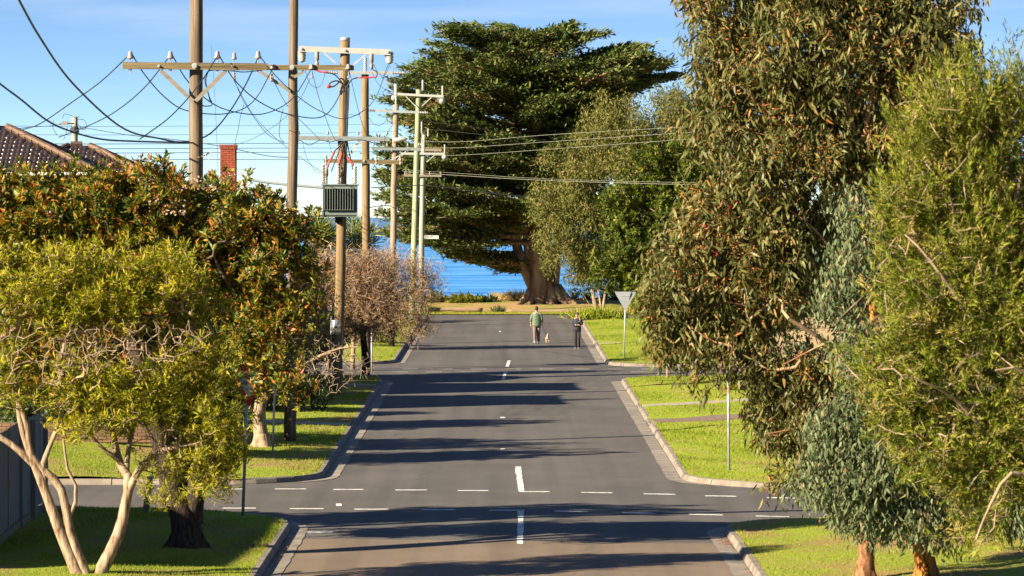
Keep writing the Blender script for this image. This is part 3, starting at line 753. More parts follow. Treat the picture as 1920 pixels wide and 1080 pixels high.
# street name blade fixed to that pole
sb = empty("street_sign", q_(798, 445, Y7, -.2)); tag(sb, "small white street name blade on the pale grey pole before the sea", "street sign")
M["sign_white"] = simple("sign_white", (0.45, 0.44, 0.42), 0.5, var=0.05)
M["sign_black"] = simple("sign_black", (0.03, 0.03, 0.03), 0.5, var=0.05)
MB().box(q_(810, 444.5, Y7, -.2), (25 / S(Y7), .02, 6.2 / S(Y7))).build("blade", M["sign_white"], sb)
MB().box(q_(797, 444.5, Y7, -.2), (0.09, .06, .22)).build("bracket", M["galv"], sb)
def text(name, body, size, loc, mat, parent, ext=0.002):
    cu = bpy.data.curves.new(name, "FONT"); cu.body = body; cu.size = size; cu.extrude = ext; cu.align_x = "CENTER"; cu.align_y = "CENTER"; cu.materials.append(mat)
    tmp = bpy.data.objects.new(name, cu); me = bpy.data.meshes.new_from_object(tmp); bpy.data.objects.remove(tmp)
    co = np.array([v.co for v in me.vertices]); w3 = np.stack([co[:, 0], -co[:, 2], co[:, 1]], 1) + np.asarray(loc)
    for v, c_ in zip(me.vertices, w3): v.co = c_
    if not me.materials: me.materials.append(mat)
    return link_mesh(name, me, parent)
text("lettering", "BLUFF", 0.15, q_(806.5, 444.3, Y7, -.214), M["sign_black"], sb)

# far small pole behind the left roof
Y8 = 190.0
p8 = pole("small distant power pole tangled with fittings beyond the tiled roof", 141, 420, Y8, 140, 219, 0.30, 0.26, M["pole_grey"], 0.01, seed=31)
p8["group"] = "distant poles"; del p8["group"]
MB().lathe(q_(140, 243, Y8), [(.17, -.16), (.2, -.12), (.2, .05), (.15, .12)], 12).build("pole_band", M["rubber"], p8)
MB().box(q_(122, 231, Y8, -.1), (.26, .2, .16)).build("junction_box", M["brown_steel"], p8)
MB().bar(q_(112, 233, Y8, -.1), q_(141, 231, Y8, -.1), .06, .05).build("crossarm", M["rubber"], p8)
for pts in ([(118, 222), (121, 214), (132, 216), (143, 222)], [(146, 224), (158, 225), (163, 236), (156, 244), (146, 232)], [(101, 226), (100, 240), (108, 254)], [(128, 238), (124, 250), (120, 262)], [(141, 221), (146, 221), (150, 217)], [(148, 240), (160, 242), (166, 236)]):
    strap(p8, [q_(a, b, Y8, -.15) for a, b in pts], .012, M["rubber"], "loop", 5)

# ------------------------------------------------------------------ overhead lines
def wire(label, pts, ya, yb, r, mat, group=None, name="power_line"):
    px = np.array(pts, float); d = np.concatenate([[0], np.cumsum(np.abs(np.diff(px[:, 0])) + 0.3 * np.abs(np.diff(px[:, 1])))]); d /= d[-1]
    W3 = np.array([P(a, b, ya + (yb - ya) * t) for (a, b), t in zip(px, d)])
    o = MB().tube(spline(W3, max(8, 5 * len(pts))), r, 5, False).build(name, mat, None, True)
    return tag(o, label, "wire", group or "overhead wires")
w = M["wire"]
wire("thick dark cable sweeping from the top left corner down past the nearest pole", [(20, -30), (75, 70), (140, 160), (230, 240), (300, 260), (345, 266), (392, 252), (430, 210), (460, 160), (486, 104)], 66, 119.8, .021, w)
wire("thick dark cable entering at mid left and sagging over the tiled roof", [(-30, 130), (0, 157), (40, 187), (90, 227), (135, 247), (190, 261), (255, 265), (366, 268)], 76, 90, .019, w)
wire("dark line falling from the outermost insulator down left behind the roof", [(245, 100), (190, 152), (130, 195), (75, 232), (38, 244)], 89.8, 104, .015, w)
wire("dark line falling from the second insulator to the small distant pole", [(320, 103), (270, 165), (215, 210), (160, 238), (110, 257)], 89.8, 112, .015, w)
wire("dark line falling from the third insulator across the nearest pole", [(408, 104), (372, 160), (320, 218), (262, 261)], 89.6, 84, .013, w)
wire("sagging line from the outermost insulator behind the nearest pole to the next arm", [(247, 100), (270, 138), (310, 183), (352, 208), (425, 213), (475, 190), (512, 128)], 89.8, 119.7, .014, w)
wire("sagging line from the second insulator to the right half of the next arm", [(323, 103), (352, 152), (400, 195), (450, 212), (500, 212), (548, 185), (585, 128)], 89.8, 119.7, .014, w)
wire("sagging line from the third insulator to the outer end of the next arm", [(411, 104), (440, 150), (485, 190), (540, 214), (604, 219), (636, 180), (654, 128)], 89.8, 119.7, .014, w)
wire("sagging line from the fourth insulator to the transformer pole arm", [(487, 105), (515, 140), (555, 178), (600, 208), (650, 222), (700, 190), (728, 120)], 89.8, 148.8, .012, w)
wire("dropper from the left arm end down to the mains below the chimney", [(440, 152), (460, 195), (500, 250), (533, 268)], 119.7, 130, .009, w)
wire("dropper from the middle of the second arm down to the grey steel arm", [(512, 150), (540, 200), (570, 232), (600, 262)], 119.7, 148.5, .009, w)
wire("dropper beside the transformer pole falling to its left bushing", [(585, 134), (600, 190), (622, 250), (640, 275)], 119.7, 148.4, .009, w)
wire("thin dropper from the right fuse to the distant arm", [(697, 135), (712, 160), (740, 180)], 148.7, 203, .008, w)
wire("looped jumper hanging below the left fuse of the transformer pole", [(572, 131), (580, 155), (592, 164), (603, 158), (609, 138)], 148.7, 148.7, .009, w)
wire("looped jumper hanging below the right fuse of the transformer pole", [(700, 120), (710, 138), (718, 141), (725, 136), (731, 119)], 148.7, 148.7, .009, w)
wire("line from the transformer arm plunging to the low fittings behind", [(655, 134), (668, 190), (682, 240), (700, 265), (714, 274)], 148.6, 172.4, .01, w)
wire("thin loop between the transformer pole and the pole behind it", [(655, 215), (670, 216), (677, 211), (684, 200)], 149, 172.6, .008, w)
wire("thin loop between the brown pole and the pinkish pole", [(690, 218), (700, 232), (712, 235), (722, 228), (726, 217)], 172.6, 203, .009, w)
wire("black jumper draped below the grey steel arm left of the pole", [(563, 263), (580, 272), (600, 263), (620, 266), (642, 260)], 148.6, 148.6, .014, w)
wire("black jumper draped below the grey steel arm right of the pole", [(652, 264), (675, 262), (695, 266), (714, 274), (726, 250)], 148.6, 148.6, .014, w)
wire("thin line running down to the left transformer bushing", [(567, 266), (575, 295), (590, 318), (603, 324), (607, 312)], 148.6, 148.5, .008, w)
wire("stay wire with clamp hanging from the low catenary beside the chimney", [(457, 197), (450, 222), (446, 245), (441, 268), (441, 300)], 118, 158, .009, M["wire_grey"])
wire("stay wire with clamp left of the second pole", [(531, 204), (525, 230), (524, 255), (533, 268)], 119, 130, .009, M["wire_grey"])
wire("vertical bare aerial wire right of the nearest pole", [(396, 86), (402, 170), (406, 250), (409, 320)], 150, 152, .007, M["wire_grey"])
wire("loose looped tail of cable right of the nearest pole under its arm", [(409, 105), (395, 125), (386, 150), (392, 180), (398, 196), (388, 199), (379, 198)], 89.9, 89.9, .012, w)
wire("second loose loop inside the tail right of the nearest pole", [(436, 133), (410, 131), (390, 134), (384, 150), (390, 175), (394, 190)], 89.7, 89.9, .012, w)
wire("slack bridging line hung along the underside of the two timber arms", [(436, 133), (455, 135), (470, 134), (482, 133), (512, 128)], 89.8, 119.8, .012, w)
wire("thin line falling from the first arm end across to the low left bushing", [(438, 150), (475, 215), (520, 262), (570, 300), (606, 324)], 119.7, 148.4, .008, w)
wire("thin line falling past the second pole from its right arm", [(585, 140), (560, 190), (525, 228), (470, 262), (420, 275)], 119.7, 158, .008, w)
wire("thin curved line between the two grey arms behind the transformer pole", [(726, 250), (735, 236), (742, 225)], 148.6, 203, .008, w)
wire("thin jumper dropping to the middle red sleeve", [(616, 262), (622, 285), (632, 300), (640, 330)], 148.5, 148.4, .008, w)
g = "street mains crossing the sky"
for k, (py, py2, lab) in enumerate(((236, 232, "topmost faint thin line crossing the sky at the height of the green pole's lower insulator"), (252, 246, "second faint thin line crossing the sky above the chimney"), (269, 268, "upper of three close parallel lines passing just above the chimney top"), (278, 277, "middle of three close parallel lines crossing the chimney top"), (286, 284, "lowest of three close parallel lines crossing the chimney"), (299, 301, "single lower line passing in front of the tiled roof and the chimney bricks"))):
    wire(lab, [(-40, py), (180, py + 1), (420, py), (640, (py + py2) / 2), (742, py2)], 128, 203, .007 if k < 2 else .012, M["wire_grey"], g)
wire("cable from the small distant pole running right to the chimney", [(150, 238), (240, 253), (330, 262), (420, 275), (500, 292), (560, 296)], 189, 150, .016, w)
wire("pair of thin service wires left of the small distant pole", [(20, 243), (60, 238), (95, 236), (115, 233)], 150, 189, .012, w)
wire("heavy grey conductor left of the transformer crossing the second pole", [(470, 337), (500, 342), (548, 347), (606, 352)], 152, 149.2, .045, M["wire_grey"])
wire("thin slack wire below the heavy conductor left of the transformer", [(470, 378), (520, 385), (560, 388), (606, 391)], 150, 149, .012, M["wire_grey"])
g2 = "pale lines running right past the big cypress"
for lab, pts, ya, yb, r in (
    ("upper pale line running right from the seventh pole to the cypress", [(800, 228), (880, 238), (960, 252), (1042, 266)], 256, 262, .012),
    ("thicker pale line with a spacer running right below the upper one", [(803, 242), (880, 250), (960, 259), (1042, 268)], 256, 262, .022),
    ("topmost wire of three fanning right across the olive gum", [(760, 262), (860, 266), (1040, 252), (1340, 235)], 205, 190, .010),
    ("middle wire of three fanning right across the olive gum", [(760, 276), (860, 277), (1040, 265), (1340, 245)], 205, 190, .010),
    ("lowest wire of three fanning right across the olive gum", [(760, 290), (860, 291), (1040, 279), (1340, 257)], 205, 190, .010),
    ("wire dipping rightward across the middle of the gum", [(757, 322), (860, 329), (1040, 339), (1390, 349)], 206, 180, .012),
    ("wire just above the dipping one across the middle of the gum", [(757, 318), (860, 325), (1040, 336), (1390, 345)], 206, 180, .008),
    ("thick pale service cable sloping down right to the cypress trunk", [(697, 352), (740, 349), (800, 348), (880, 357), (1005, 371)], 206, 258, .024),
    ("pale slack cable between the pinkish pole and the green pole", [(690, 390), (712, 386), (742, 386), (771, 392)], 176, 232, .018)):
    wire(lab, pts, ya, yb, r, M["wire_pale"], g2)

# ------------------------------------------------------------------ road signs
M["sign_back"] = simple("aluminium_sign_back", (0.20, 0.215, 0.23), 0.5, 0.0, var=0.06, scale=3)
M["sign_red"] = simple("sign_red", (0.40, 0.012, 0.012), 0.5, var=0.08)
def tri_plate(c, w, h, y, th):
    """inverted triangle plate with rounded-off corners, thickness th along y"""
    P2 = [(-w / 2, h * .5 - .03), (-w / 2 + .03, h * .5), (w / 2 - .03, h * .5), (w / 2, h * .5 - .03), (.03, -h * .5), (-.03, -h * .5)]
    V = [(c[0] + a, y, c[2] + b) for a, b in P2] + [(c[0] + a, y + th, c[2] + b) for a, b in P2]
    m = MB(); m.v.append(np.array(V)); m.n = 12
    m.t.append(np.array([(0, i, i + 1) for i in range(1, 5)] + [(6, 6 + i + 1, 6 + i) for i in range(1, 5)]))
    m.q.append(np.array([(i, i + 6, (i + 1) % 6 + 6, (i + 1) % 6) for i in range(6)])); return m
def sign_post(root, base, top, r=.03):
    MB().tube([base, top], r, 10).build("post", M["galv"], root, True)
# right of the second cross street, seen from the back
Yg = 182.0; base = P(1170, 681, Yg); base[2] = ground_z(base[0], Yg)
g1 = empty("give_way_sign", base); tag(g1, "triangular sign seen from behind on the lawn past the second cross street", "road sign", "triangular signs on posts")
sign_post(g1, base - V3(0, 0, .1), P(1173, 551, Yg), .032)
c = P(1172.5, 564, Yg); tri_plate(c, .90, .78, Yg - .045, .006).build("plate", M["sign_back"], g1)
MB().box(c + V3(0, -.05, .2), (.3, .02, .03)).box(c + V3(0, -.05, -.02), (.2, .02, .03)).build("clamp", M["galv"], g1)
tri_plate(c, .88, .76, Yg - .036, .003).build("sign_face", M["sign_white"], g1)
# right of the first cross street, its plate lost in the gum leaves
Yh = 108.0; base = P(1367, 888, Yh); base[2] = ground_z(base[0], Yh)
g3 = empty("give_way_sign", base); tag(g3, "white post on the right lawn whose plate hides in the gum leaves", "road sign", "triangular signs on posts")
sign_post(g3, base - V3(0, 0, .1), P(1365, 655, Yh), .036); c = P(1364, 668, Yh)
tri_plate(c, .90, .78, Yh - .05, .006).build("plate", M["sign_back"], g3); tri_plate(c, .88, .76, Yh - .04, .003).build("sign_face", M["sign_white"], g3)
# left, facing the camera, red bordered
Yl = 92.6; base = P(455, 980, Yl); base[2] = ground_z(base[0], Yl)
g2_ = empty("give_way_sign", base); tag(g2_, "red bordered white triangle facing the camera through the leaves, on a dark post", "road sign", "triangular signs on posts")
sign_post(g2_, base - V3(0, 0, .1), P(466, 672, Yl), .035); c = P(467, 722, Yl)
tri_plate(c, .98, .90, Yl - .05, .006).build("plate", M["sign_red"], g2_)
tri_plate(c + V3(0, 0, .035), .66, .58, Yl - .054, .003).build("sign_face", M["sign_white"], g2_)
text("lettering", "GIVE\nWAY", .15, (c[0], Yl - .057, c[2] + .12), M["sign_black"], g2_)
# thin white striped post with flaking paint on the far left corner
Ym = 113.5; base = P(511, 862, Ym); base[2] = ground_z(base[0], Ym)
g4 = empty("sign_post", base); tag(g4, "thin leaning white post in front of the peeling trunk at the left corner", "post")
MB().tube([base - V3(0, 0, .1), P(514, 760, Ym), P(519, 655, Ym)], .028, 8).build("post", M["white_steel"], g4, True)
MB().box(P(516, 735, Ym) + V3(0, -.03, 0), (.08, .03, .22)).build("bracket", M["galv"], g4)
Yn = 171.0; base = P(697, 700, Yn); base[2] = ground_z(base[0], Yn) - .1
g5 = empty("sign_post", base); tag(g5, "thin grey post beside the dark pole foot at the second left corner", "post")
MB().tube([base, P(697, 620, Yn)], .035, 8).build("post", M["galv"], g5, True)
MB().box(P(697, 622, Yn) + V3(0, 0, .05), (.09, .09, .05)).build("cap", M["galv"], g5)
# stubby leaning marker under the front tree
Yo = 93.5; base = P(272, 973, Yo); base[2] = ground_z(base[0], Yo) - .1
g6 = empty("marker_post", base); tag(g6, "short flat grey marker post leaning beside the dark trunk", "post")
MB().bar(base, P(281, 895, Yo), .03, .14).build("post", M["timber_grey"], g6)
MB().bar(P(280.5, 899, Yo) + V3(0, -.02, 0), P(281, 893, Yo) + V3(0, -.02, 0), .01, .1).build("reflector", M["sign_white"], g6)

# ------------------------------------------------------------------ low log rails along the foreshore
M["log"] = bark_mat("log_rail", [(0.25, (0.110, 0.072, 0.039)), (0.5, (0.198, 0.138, 0.083)), (0.8, (0.253, 0.193, 0.127))], 2.5, (0.5, 6, 6), .9, .02)
def rail(label, x0, x1, py, Y, posts, r=.13):
    a = P(x0, py, Y); bb = P(x1, py + .5, Y)
    root = empty("log_rail", ((a[0] + bb[0]) / 2, Y, ground_z((a[0] + bb[0]) / 2, Y))); tag(root, label, "barrier rail", "log rails along the foreshore")
    n = 10; ts = np.linspace(0, 1, n); rr = np.random.default_rng(int(x0))
    pts = a[None] + ts[:, None] * (bb - a)[None]; pts[:, 2] += rr.normal(0, .012, n)
    MB().tube(pts, r * (1 + rr.normal(0, .05, n)), 10).build("rail", M["log"], root, True)
    for px in posts:
        p = P(px, py, Y + .02); MB().tube([(p[0], p[1], ground_z(p[0], Y) - .2), (p[0], p[1], p[2] - .02)], [.12, .11], 8).build("post", M["log"], root, True)
rail("left log rail with a dark drain opening behind it", 797, 905, 580.5, 256.6, (800, 876))
rail("long log rail before the big cypress trunk", 945, 1085, 583.5, 256.9, (985, 1066))
rail("right log rail partly hidden by the give way post", 1145, 1262, 584.0, 257.2, (1178, 1255))
rail("far left log rail seen through the bare twigs", 690, 785, 580.5, 256.4, (700, 770))
MB().box(P(821, 580, 257.2), (13 / S(257), .3, .22)).build("drain", M["rubber"])
tag(bpy.data.objects["drain"], "black rectangular drain mouth in the earth bank behind the left log rail", "drain")

# ------------------------------------------------------------------ litter on the road
yy = wy(949); o = MB().box((wx(636, 948), yy, float(gz(wx(636, 948), yy)) + .03), (.13, .09, .055), None, .008).build("paper_box", M["sign_white"])
tag(o, "small white carton lying on the cross street near the give way dashes", "litter")
rr = np.random.default_rng(5)
def leaf_litter(name, pts, lab):
    V = []; T = []
    for (x, y, z) in pts:
        a = rr.uniform(0, 6.28); l = rr.uniform(.03, .08); wv = l * .35; k = len(V); d = V3(math.cos(a), math.sin(a), rr.uniform(-.1, .35)); e = V3(-math.sin(a), math.cos(a), rr.uniform(-.2, .4))
        c = V3(x, y, z + rr.uniform(.008, .03)); V += [c - d * l / 2, c + e * wv / 2, c + d * l / 2, c - e * wv / 2]; T += [(k, k + 1, k + 3), (k + 1, k + 2, k + 3)]
    o = link_mesh(name, mesh_from(np.array(V), [np.array(T)], M["dead_leaf"])); return tag(o, lab, "leaf litter", kind="stuff")
pts = []
for _ in range(260): y = rr.uniform(82.5, 88.6); x = -4.5 + abs(rr.normal(0, .11)) + .01; pts.append((x, y, gz(x, y) + .008))
leaf_litter("leaf_litter", pts, "brown leaves gathered in the shaded left gutter")
pts = []
for _ in range(220): y = 87.6 + rr.normal(0, .7); x = 4.68 - abs(rr.normal(0, .12)); pts.append((x, y, gz(x, y) + .01))
for _ in range(200): y = rr.uniform(78, 88); x = 4.68 - abs(rr.normal(0, .07)); pts.append((x, y, gz(x, y) + .01))
leaf_litter("leaf_litter", pts, "drift of brown leaves in the sunlit right gutter")
pts = []
for _ in range(160):
    x = rr.uniform(-3.9, 4.0); y = rr.uniform(80, 240); pts.append((x, y, gz(x, y)))
for _ in range(500):
    x = rr.uniform(-9.5, -4.8); y = rr.uniform(75, 95); 
    if block_of(x, y): pts.append((x, y, ground_z(x, y) + .03))
for _ in range(650):
    x = rr.uniform(4.9, 10); y = 78 + abs(rr.normal(0, 4.5))
    if block_of(x, y): pts.append((x, y, ground_z(x, y) + .025))
for _ in range(500):
    b = ("left_mid", "right_mid", "left_far", "right_far")[rr.integers(4)]; s_, xk_, ya_, yb_ = BLOCKS[b][:4]; y = rr.uniform(ya_ + 1, yb_ - 1); x = s_ * (xk_ + .2 + abs(rr.normal(0, 2.2)))
    if block_of(x, y): pts.append((x, y, ground_z(x, y) + .03))
leaf_litter("leaf_litter", pts, "scattered single dead leaves on the asphalt and the lawns")

# ------------------------------------------------------------------ fences
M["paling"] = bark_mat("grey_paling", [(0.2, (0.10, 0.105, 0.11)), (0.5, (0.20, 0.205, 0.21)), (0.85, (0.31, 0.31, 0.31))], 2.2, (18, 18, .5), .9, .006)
M["paling_warm"] = bark_mat("brown_paling", [(0.2, (0.165, 0.112, 0.068)), (0.5, (0.285, 0.210, 0.135)), (0.85, (0.375, 0.292, 0.203))], 2.2, (18, 18, .5), .9, .006)  # browner tones than the grey paling
def paling_fence(label, x, y0, y1, h, mat, face, x1=None, h_end=None):
    root = empty("paling_fence", (x, (y0 + y1) / 2, ground_z(x, (y0 + y1) / 2))); tag(root, label, "fence", "timber paling fences")
    y = y0; rr = np.random.default_rng(int(abs(x * 10))); L = y1 - y0
    while y < y1:
        t = (y - y0) / L; xx = x + (0 if x1 is None else (x1 - x) * t); z = ground_z(xx, y); hh = h + rr.normal(0, .012)
        MB().box((xx + face * rr.uniform(0, .012), y + .048, z + .17 + hh / 2), (.018, .096, hh)).build("paling", mat, root)
        y += .102
    for (z0, dz, th) in ((.5, .09, .045), (h - .25, .09, .045)):
        a = V3(x - face * .06, y0, ground_z(x, y0) + z0); bb = V3((x1 if x1 is not None else x) - face * .06, y1, ground_z(x, y1) + z0)
        MB().bar(a, bb, th, dz).build("fence_rail", mat, root)
    a = V3(x + face * .02, y0, ground_z(x, y0) + .09); bb = V3((x1 if x1 is not None else x) + face * .02, y1, ground_z(x, y1) + .09)
    MB().bar(a, bb, .03, .18).build("plinth_board", M["timber_grey"], root)
    y = y0
    while y <= y1 + .01:
        z = ground_z(x, y); MB().box((x - face * .1, y, z + h / 2), (.1, .1, h + .3)).build("post", mat, root); y += 2.4
paling_fence("tall grey paling fence in shade behind the front tree trunks at the left edge", -9.75, 80, 93.4, 1.95, M["paling"], 1, -10.0)
paling_fence("sunlit warm brown paling fence at the lower right edge", 10.2, 82, 88.8, 1.8, M["paling_warm"], -1)

# ------------------------------------------------------------------ houses
M["tile"] = simple("glazed_roof_tile", (0.029, 0.018, 0.016), 0.26, var=0.5, scale=4, spec=0.6)
M["tile_cap"] = simple("ridge_tile", (0.09, 0.05, 0.03), 0.6, var=0.4, scale=3)
M["brick_red"] = simple("orange_brick", (0.20, 0.042, 0.018), 0.85, var=0.3, scale=3, bump=.004)
M["brick_tan"] = simple("tan_brick", (0.13, 0.075, 0.042), 0.9, var=0.3, scale=3, bump=.004)
M["mortar"] = simple("mortar", (0.085, 0.062, 0.048), 0.95, var=0.15, scale=8)
M["render"] = simple("cream_render", (0.30, 0.22, 0.14), 0.9, var=0.1, scale=2)
M["glass"] = simple("window_glass", (0.03, 0.04, 0.05), 0.08, var=0.2, spec=0.6)
M["frame"] = simple("window_frame", (0.7, 0.68, 0.62), 0.5, var=0.08)
def tile_mesh(w, L, t=.03):
    """one interlocking tile with two rolls, local x across, y up the slope, z out"""
    xs = np.linspace(0, w, 9); zz = .035 * np.abs(np.sin(np.pi * xs / (w / 2))) ** 0.8
    V = []
    for (y, dz) in ((0, .03), (L * 1.06, 0)):
        for x, z in zip(xs, zz): V.append((x - .0, y, z + dz))
    for x, z in zip(xs, zz): V.append((x, 0, z + .03 - t))
    Q = [(i, i + 1, i + 10, i + 9) for i in range(8)] + [(18 + i, 19 + i, i + 1, i) for i in range(8)]
    return mesh_from(np.array(V), [np.array(Q)], M["tile"], True)
def roof_plane(root, eave_a, eave_b, apex_l, apex_r, limit, view=None):
    """tiles from eave a->b up to ridge apex_l..apex_r (may coincide); each course is clipped to the slope's outline"""
    a, b_, l, r_ = (np.asarray(v, float) for v in (eave_a, eave_b, apex_l, apex_r))
    x = (b_ - a) / np.linalg.norm(b_ - a); up = (l - a) - x * np.dot(l - a, x); Ls = np.linalg.norm(up); up /= Ls; z = np.cross(x, up)
    gauge, w = .32, .30; me = tile_mesh(w, gauge); rows = int(Ls / gauge); cnt = []
    base = MB(); base.add([a - z * .03, b_ - z * .03, r_ - z * .03, l - z * .03], [(0, 1, 2, 3)]); base.build("sarking", M["tile"], root)
    for k in range(rows):
        t = (k + .5) / rows; s0 = np.dot(a + (l - a) * t - a, x); s1 = np.dot(b_ + (r_ - b_) * t - a, x); n0 = math.ceil((s0 + .03) / w - .5); n1 = int((s1 - .03) / w)
        for j in range(n0, n1): cnt.append((a + x * (j * w) + up * (k * gauge), j, k))
    Rm = Matrix((x, up, z)).transposed().to_4x4()
    if view is not None: cnt.sort(key=view)
    rest = []
    rr = np.random.default_rng(2)
    for i, (p, j, k) in enumerate(cnt):
        Mx = Matrix.Translation(Vector(p) + Vector(z) * float(rr.uniform(0, .008))) @ Rm
        if i < limit:
            o = bpy.data.objects.new("roof_tile", me); COL.objects.link(o); o.parent = root
            o.matrix_parent_inverse = root_inv(root); o.matrix_basis = Mx
        else: rest.append(np.array(Mx))
    if rest:
        co = np.array([v.co for v in me.vertices]); co = np.c_[co, np.ones(len(co))]; V = np.concatenate([(co @ m.T)[:, :3] for m in rest]); q = np.array([list(p.vertices) for p in me.polygons])
        tag(link_mesh("roof_tiles", mesh_from(V, [np.concatenate([q + i * len(co) for i in range(len(rest))])], M["tile"], True), root), kind="stuff")
def root_inv(root):
    m = Matrix.Identity(4); chain = []; p = root
    while p is not None: chain.append(p); p = p.parent
    for q in reversed(chain): m = m @ q.matrix_parent_inverse @ q.matrix_basis
    return m.inverted()
def caps(root, a, b):
    a = np.asarray(a, float); b = np.asarray(b, float); L = np.linalg.norm(b - a); n = int(L / .36); d = (b - a) / L
    for i in range(n):
        p0 = a + d * (i * .36); p1 = p0 + d * .4; MB().tube([p0 + V3(0, 0, .03), p1 + V3(0, 0, .055)], [.12, .10], 8).build("ridge_cap", M["tile_cap"], root)
def wall_box(root, x0, x1, y0, y1, z0, z1, mat):
    return MB().box(((x0 + x1) / 2, (y0 + y1) / 2, (z0 + z1) / 2), (x1 - x0, y1 - y0, z1 - z0)).build("wall", mat, root)
def window(root, x, y, z, w, h, axis="y"):
    f = MB()
    for dx in (-w / 2, w / 2): f.box((x + dx, y, z), (.06, .08, h))
    for dz in (-h / 2, 0, h / 2): f.box((x, y, z + dz), (w, .08, .06))
    fr = f.build("window", M["frame"], root)
    MB().box((x, y + .02, z), (w - .05, .02, h - .05)).build("pane", M["glass"], fr)
def hip_house(label, apex, ridge_len, run_x, half, drop, wall_mat, limits=(300, 0), z_floor=0.5, over=.45):
    """hip roof: ridge runs left from apex; the right hip end falls run_x over drop"""
    ax, ay, az = apex; root = empty("house", (ax - ridge_len / 2, ay, z_floor)); tag(root, label, "house", "brick houses with tiled roofs")
    l = V3(ax - ridge_len, ay, az); r_ = V3(ax, ay, az); ez = az - drop
    fl, fr = V3(ax - ridge_len - run_x, ay - half, ez), V3(ax + run_x, ay - half, ez); bl, br = V3(ax - ridge_len - run_x, ay + half, ez), V3(ax + run_x, ay + half, ez)
    roof = empty("roof", (ax, ay, az)); roof.parent = root; roof.matrix_parent_inverse = root.matrix_basis.inverted()
    roof_plane(roof, fl, fr, l, r_, limits[0], view=lambda c: (abs(c[0][0] - ax) + (c[0][2] < az - 2.2) * 3 - c[0][2] * .5))
    roof_plane(roof, fr, br, r_, r_, limits[1])
    m = MB(); m.add([br - V3(0, 0, .03), bl - V3(0, 0, .03), l, r_], [(0, 1, 2, 3)]); m.add([bl - V3(0, 0, .03), fl - V3(0, 0, .03), l], (), [(0, 1, 2)]); m.build("back_slope", M["tile"], roof)
    for a, bb in ((l, r_), (fr, r_), (br, r_), (fl, l)): caps(roof, a, bb)
    g = MB()
    for a, bb in ((fl, fr), (fr, br)): g.bar(a + V3(0, 0, -.06), bb + V3(0, 0, -.06), .12, .1)
    g.build("roof_gutter", M["frame"], roof)
    wall_box(root, fl[0] + over, fr[0] - over, fl[1] + over, bl[1] - over, z_floor - .5, ez - .02, wall_mat)
    for wx_ in np.arange(fl[0] + 2, fr[0] - 1.5, 3.2): window(root, wx_, fl[1] + over - .03, ez - 1.2, 1.5, 1.2)
    return root
a1 = P(6, 236, 139.3)
hip_house("brick house with a dark glazed tile hip roof at the left edge", a1, 7.0, 3.3, 3.3, 1.54, M["brick_red"], (300, 60), 1.6)
a2 = P(165, 273, 150)
h2 = hip_house("smaller hip roofed house with an orange brick chimney behind the flowering tree", a2, .6, 3.0, 3.0, 1.4, M["brick_red"], (200, 40), 1.8)
# chimney, brick by brick
Yc = 160.0; c0 = P(413.5, 345, Yc); c1 = P(442.5, 271, Yc); cw = c1[0] - c0[0]; ztop = c1[2]; zbot = 1.8
chim = MB().box(((c0[0] + c1[0]) / 2, Yc, (ztop + zbot) / 2 - .01), (cw - .03, cw - .03, ztop - zbot - .02)).build("chimney", M["mortar"], h2)
bl = cw / 2.5; bh = .086; k = 0; z = ztop - bh; me_cache = {}
while z > ztop - 2.6:
    o_ = 0 if k % 2 == 0 else bl / 2
    out = .03 if k < 2 else 0
    edges = [c0[0] - out]; x = c0[0] - out + (bl if k % 2 == 0 else bl / 2)
    while x < c1[0] + out - .05: edges.append(x); x += bl
    edges.append(c1[0] + out)
    for xa, xb in zip(edges[:-1], edges[1:]):
        MB().box(((xa + xb) / 2, Yc - cw / 2 - out / 2 + .03, z + bh / 2), (xb - xa - .012, .09 + out, bh - .012)).build("brick", M["brick_red"], chim)
    for xs_, sg in ((c1[0], 1),):
        for j in range(2): MB().box((xs_ - .03 + out / 2, Yc - cw / 2 + .12 + bl * (j + .5), z + bh / 2), (.09 + out, bl - .012, bh - .012)).build("brick", M["brick_red"], chim)
    z -= bh; k += 1
wall_box(h2, c0[0] - 2.5, c1[0] + 1.2, Yc - 2, Yc + 4, 1.0, 5.2, M["brick_red"])
MB().add([(c0[0] - 3, Yc - 2.4, 5.2), (c1[0] + 1.6, Yc - 2.4, 5.2), (c1[0] + 1.6, Yc + 1, 6.3), (c0[0] - 3, Yc + 1, 6.3), (c1[0] + 1.6, Yc + 4.4, 5.2), (c0[0] - 3, Yc + 4.4, 5.2)], [(0, 1, 2, 3), (3, 2, 4, 5)]).build("wing_roof", M["tile"], h2)
# cream house glimpsed behind the right gum
h3 = empty("house", (13.5, 153, 1.5)); tag(h3, "cream rendered house glimpsed between the gum leaves on the right", "house")
wall_box(h3, 9.2, 18.5, 149, 157, 1.0, 4.4, M["render"])
for x in (14.6,): window(h3, x, 148.96, 3.0, 1.6, 1.2)
m = MB(); z0, z1 = 4.4, 5.9
m.add([(8.7, 148.5, z0), (19, 148.5, z0), (19, 157.5, z0), (8.7, 157.5, z0), (12.5, 153, z1), (15.5, 153, z1)], [(0, 1, 5, 4), (2, 3, 4, 5)], [(1, 2, 5), (3, 0, 4)]); m.build("roof", M["tile_cap"], h3)
# tan brick garden wall across the side street
bw = empty("brick_wall", (-12, 115.2, 1.2)); tag(bw, "low tan brick garden wall behind the left lawn, seen under the front tree", "wall")
zb = ground_z(-11, 114.9)
MB().box((-12.0, 115.25, zb + .25), (5.6, .14, .56)).build("wall_core", M["mortar"], bw)
for k in range(6):
    x = -14.8 + (0.12 if k % 2 else 0)
    while x < -9.3:
        MB().box((x + .115, 115.17, zb + .045 + k * .086), (.222, .1, .075)).build("brick", M["brick_tan"], bw); x += .236
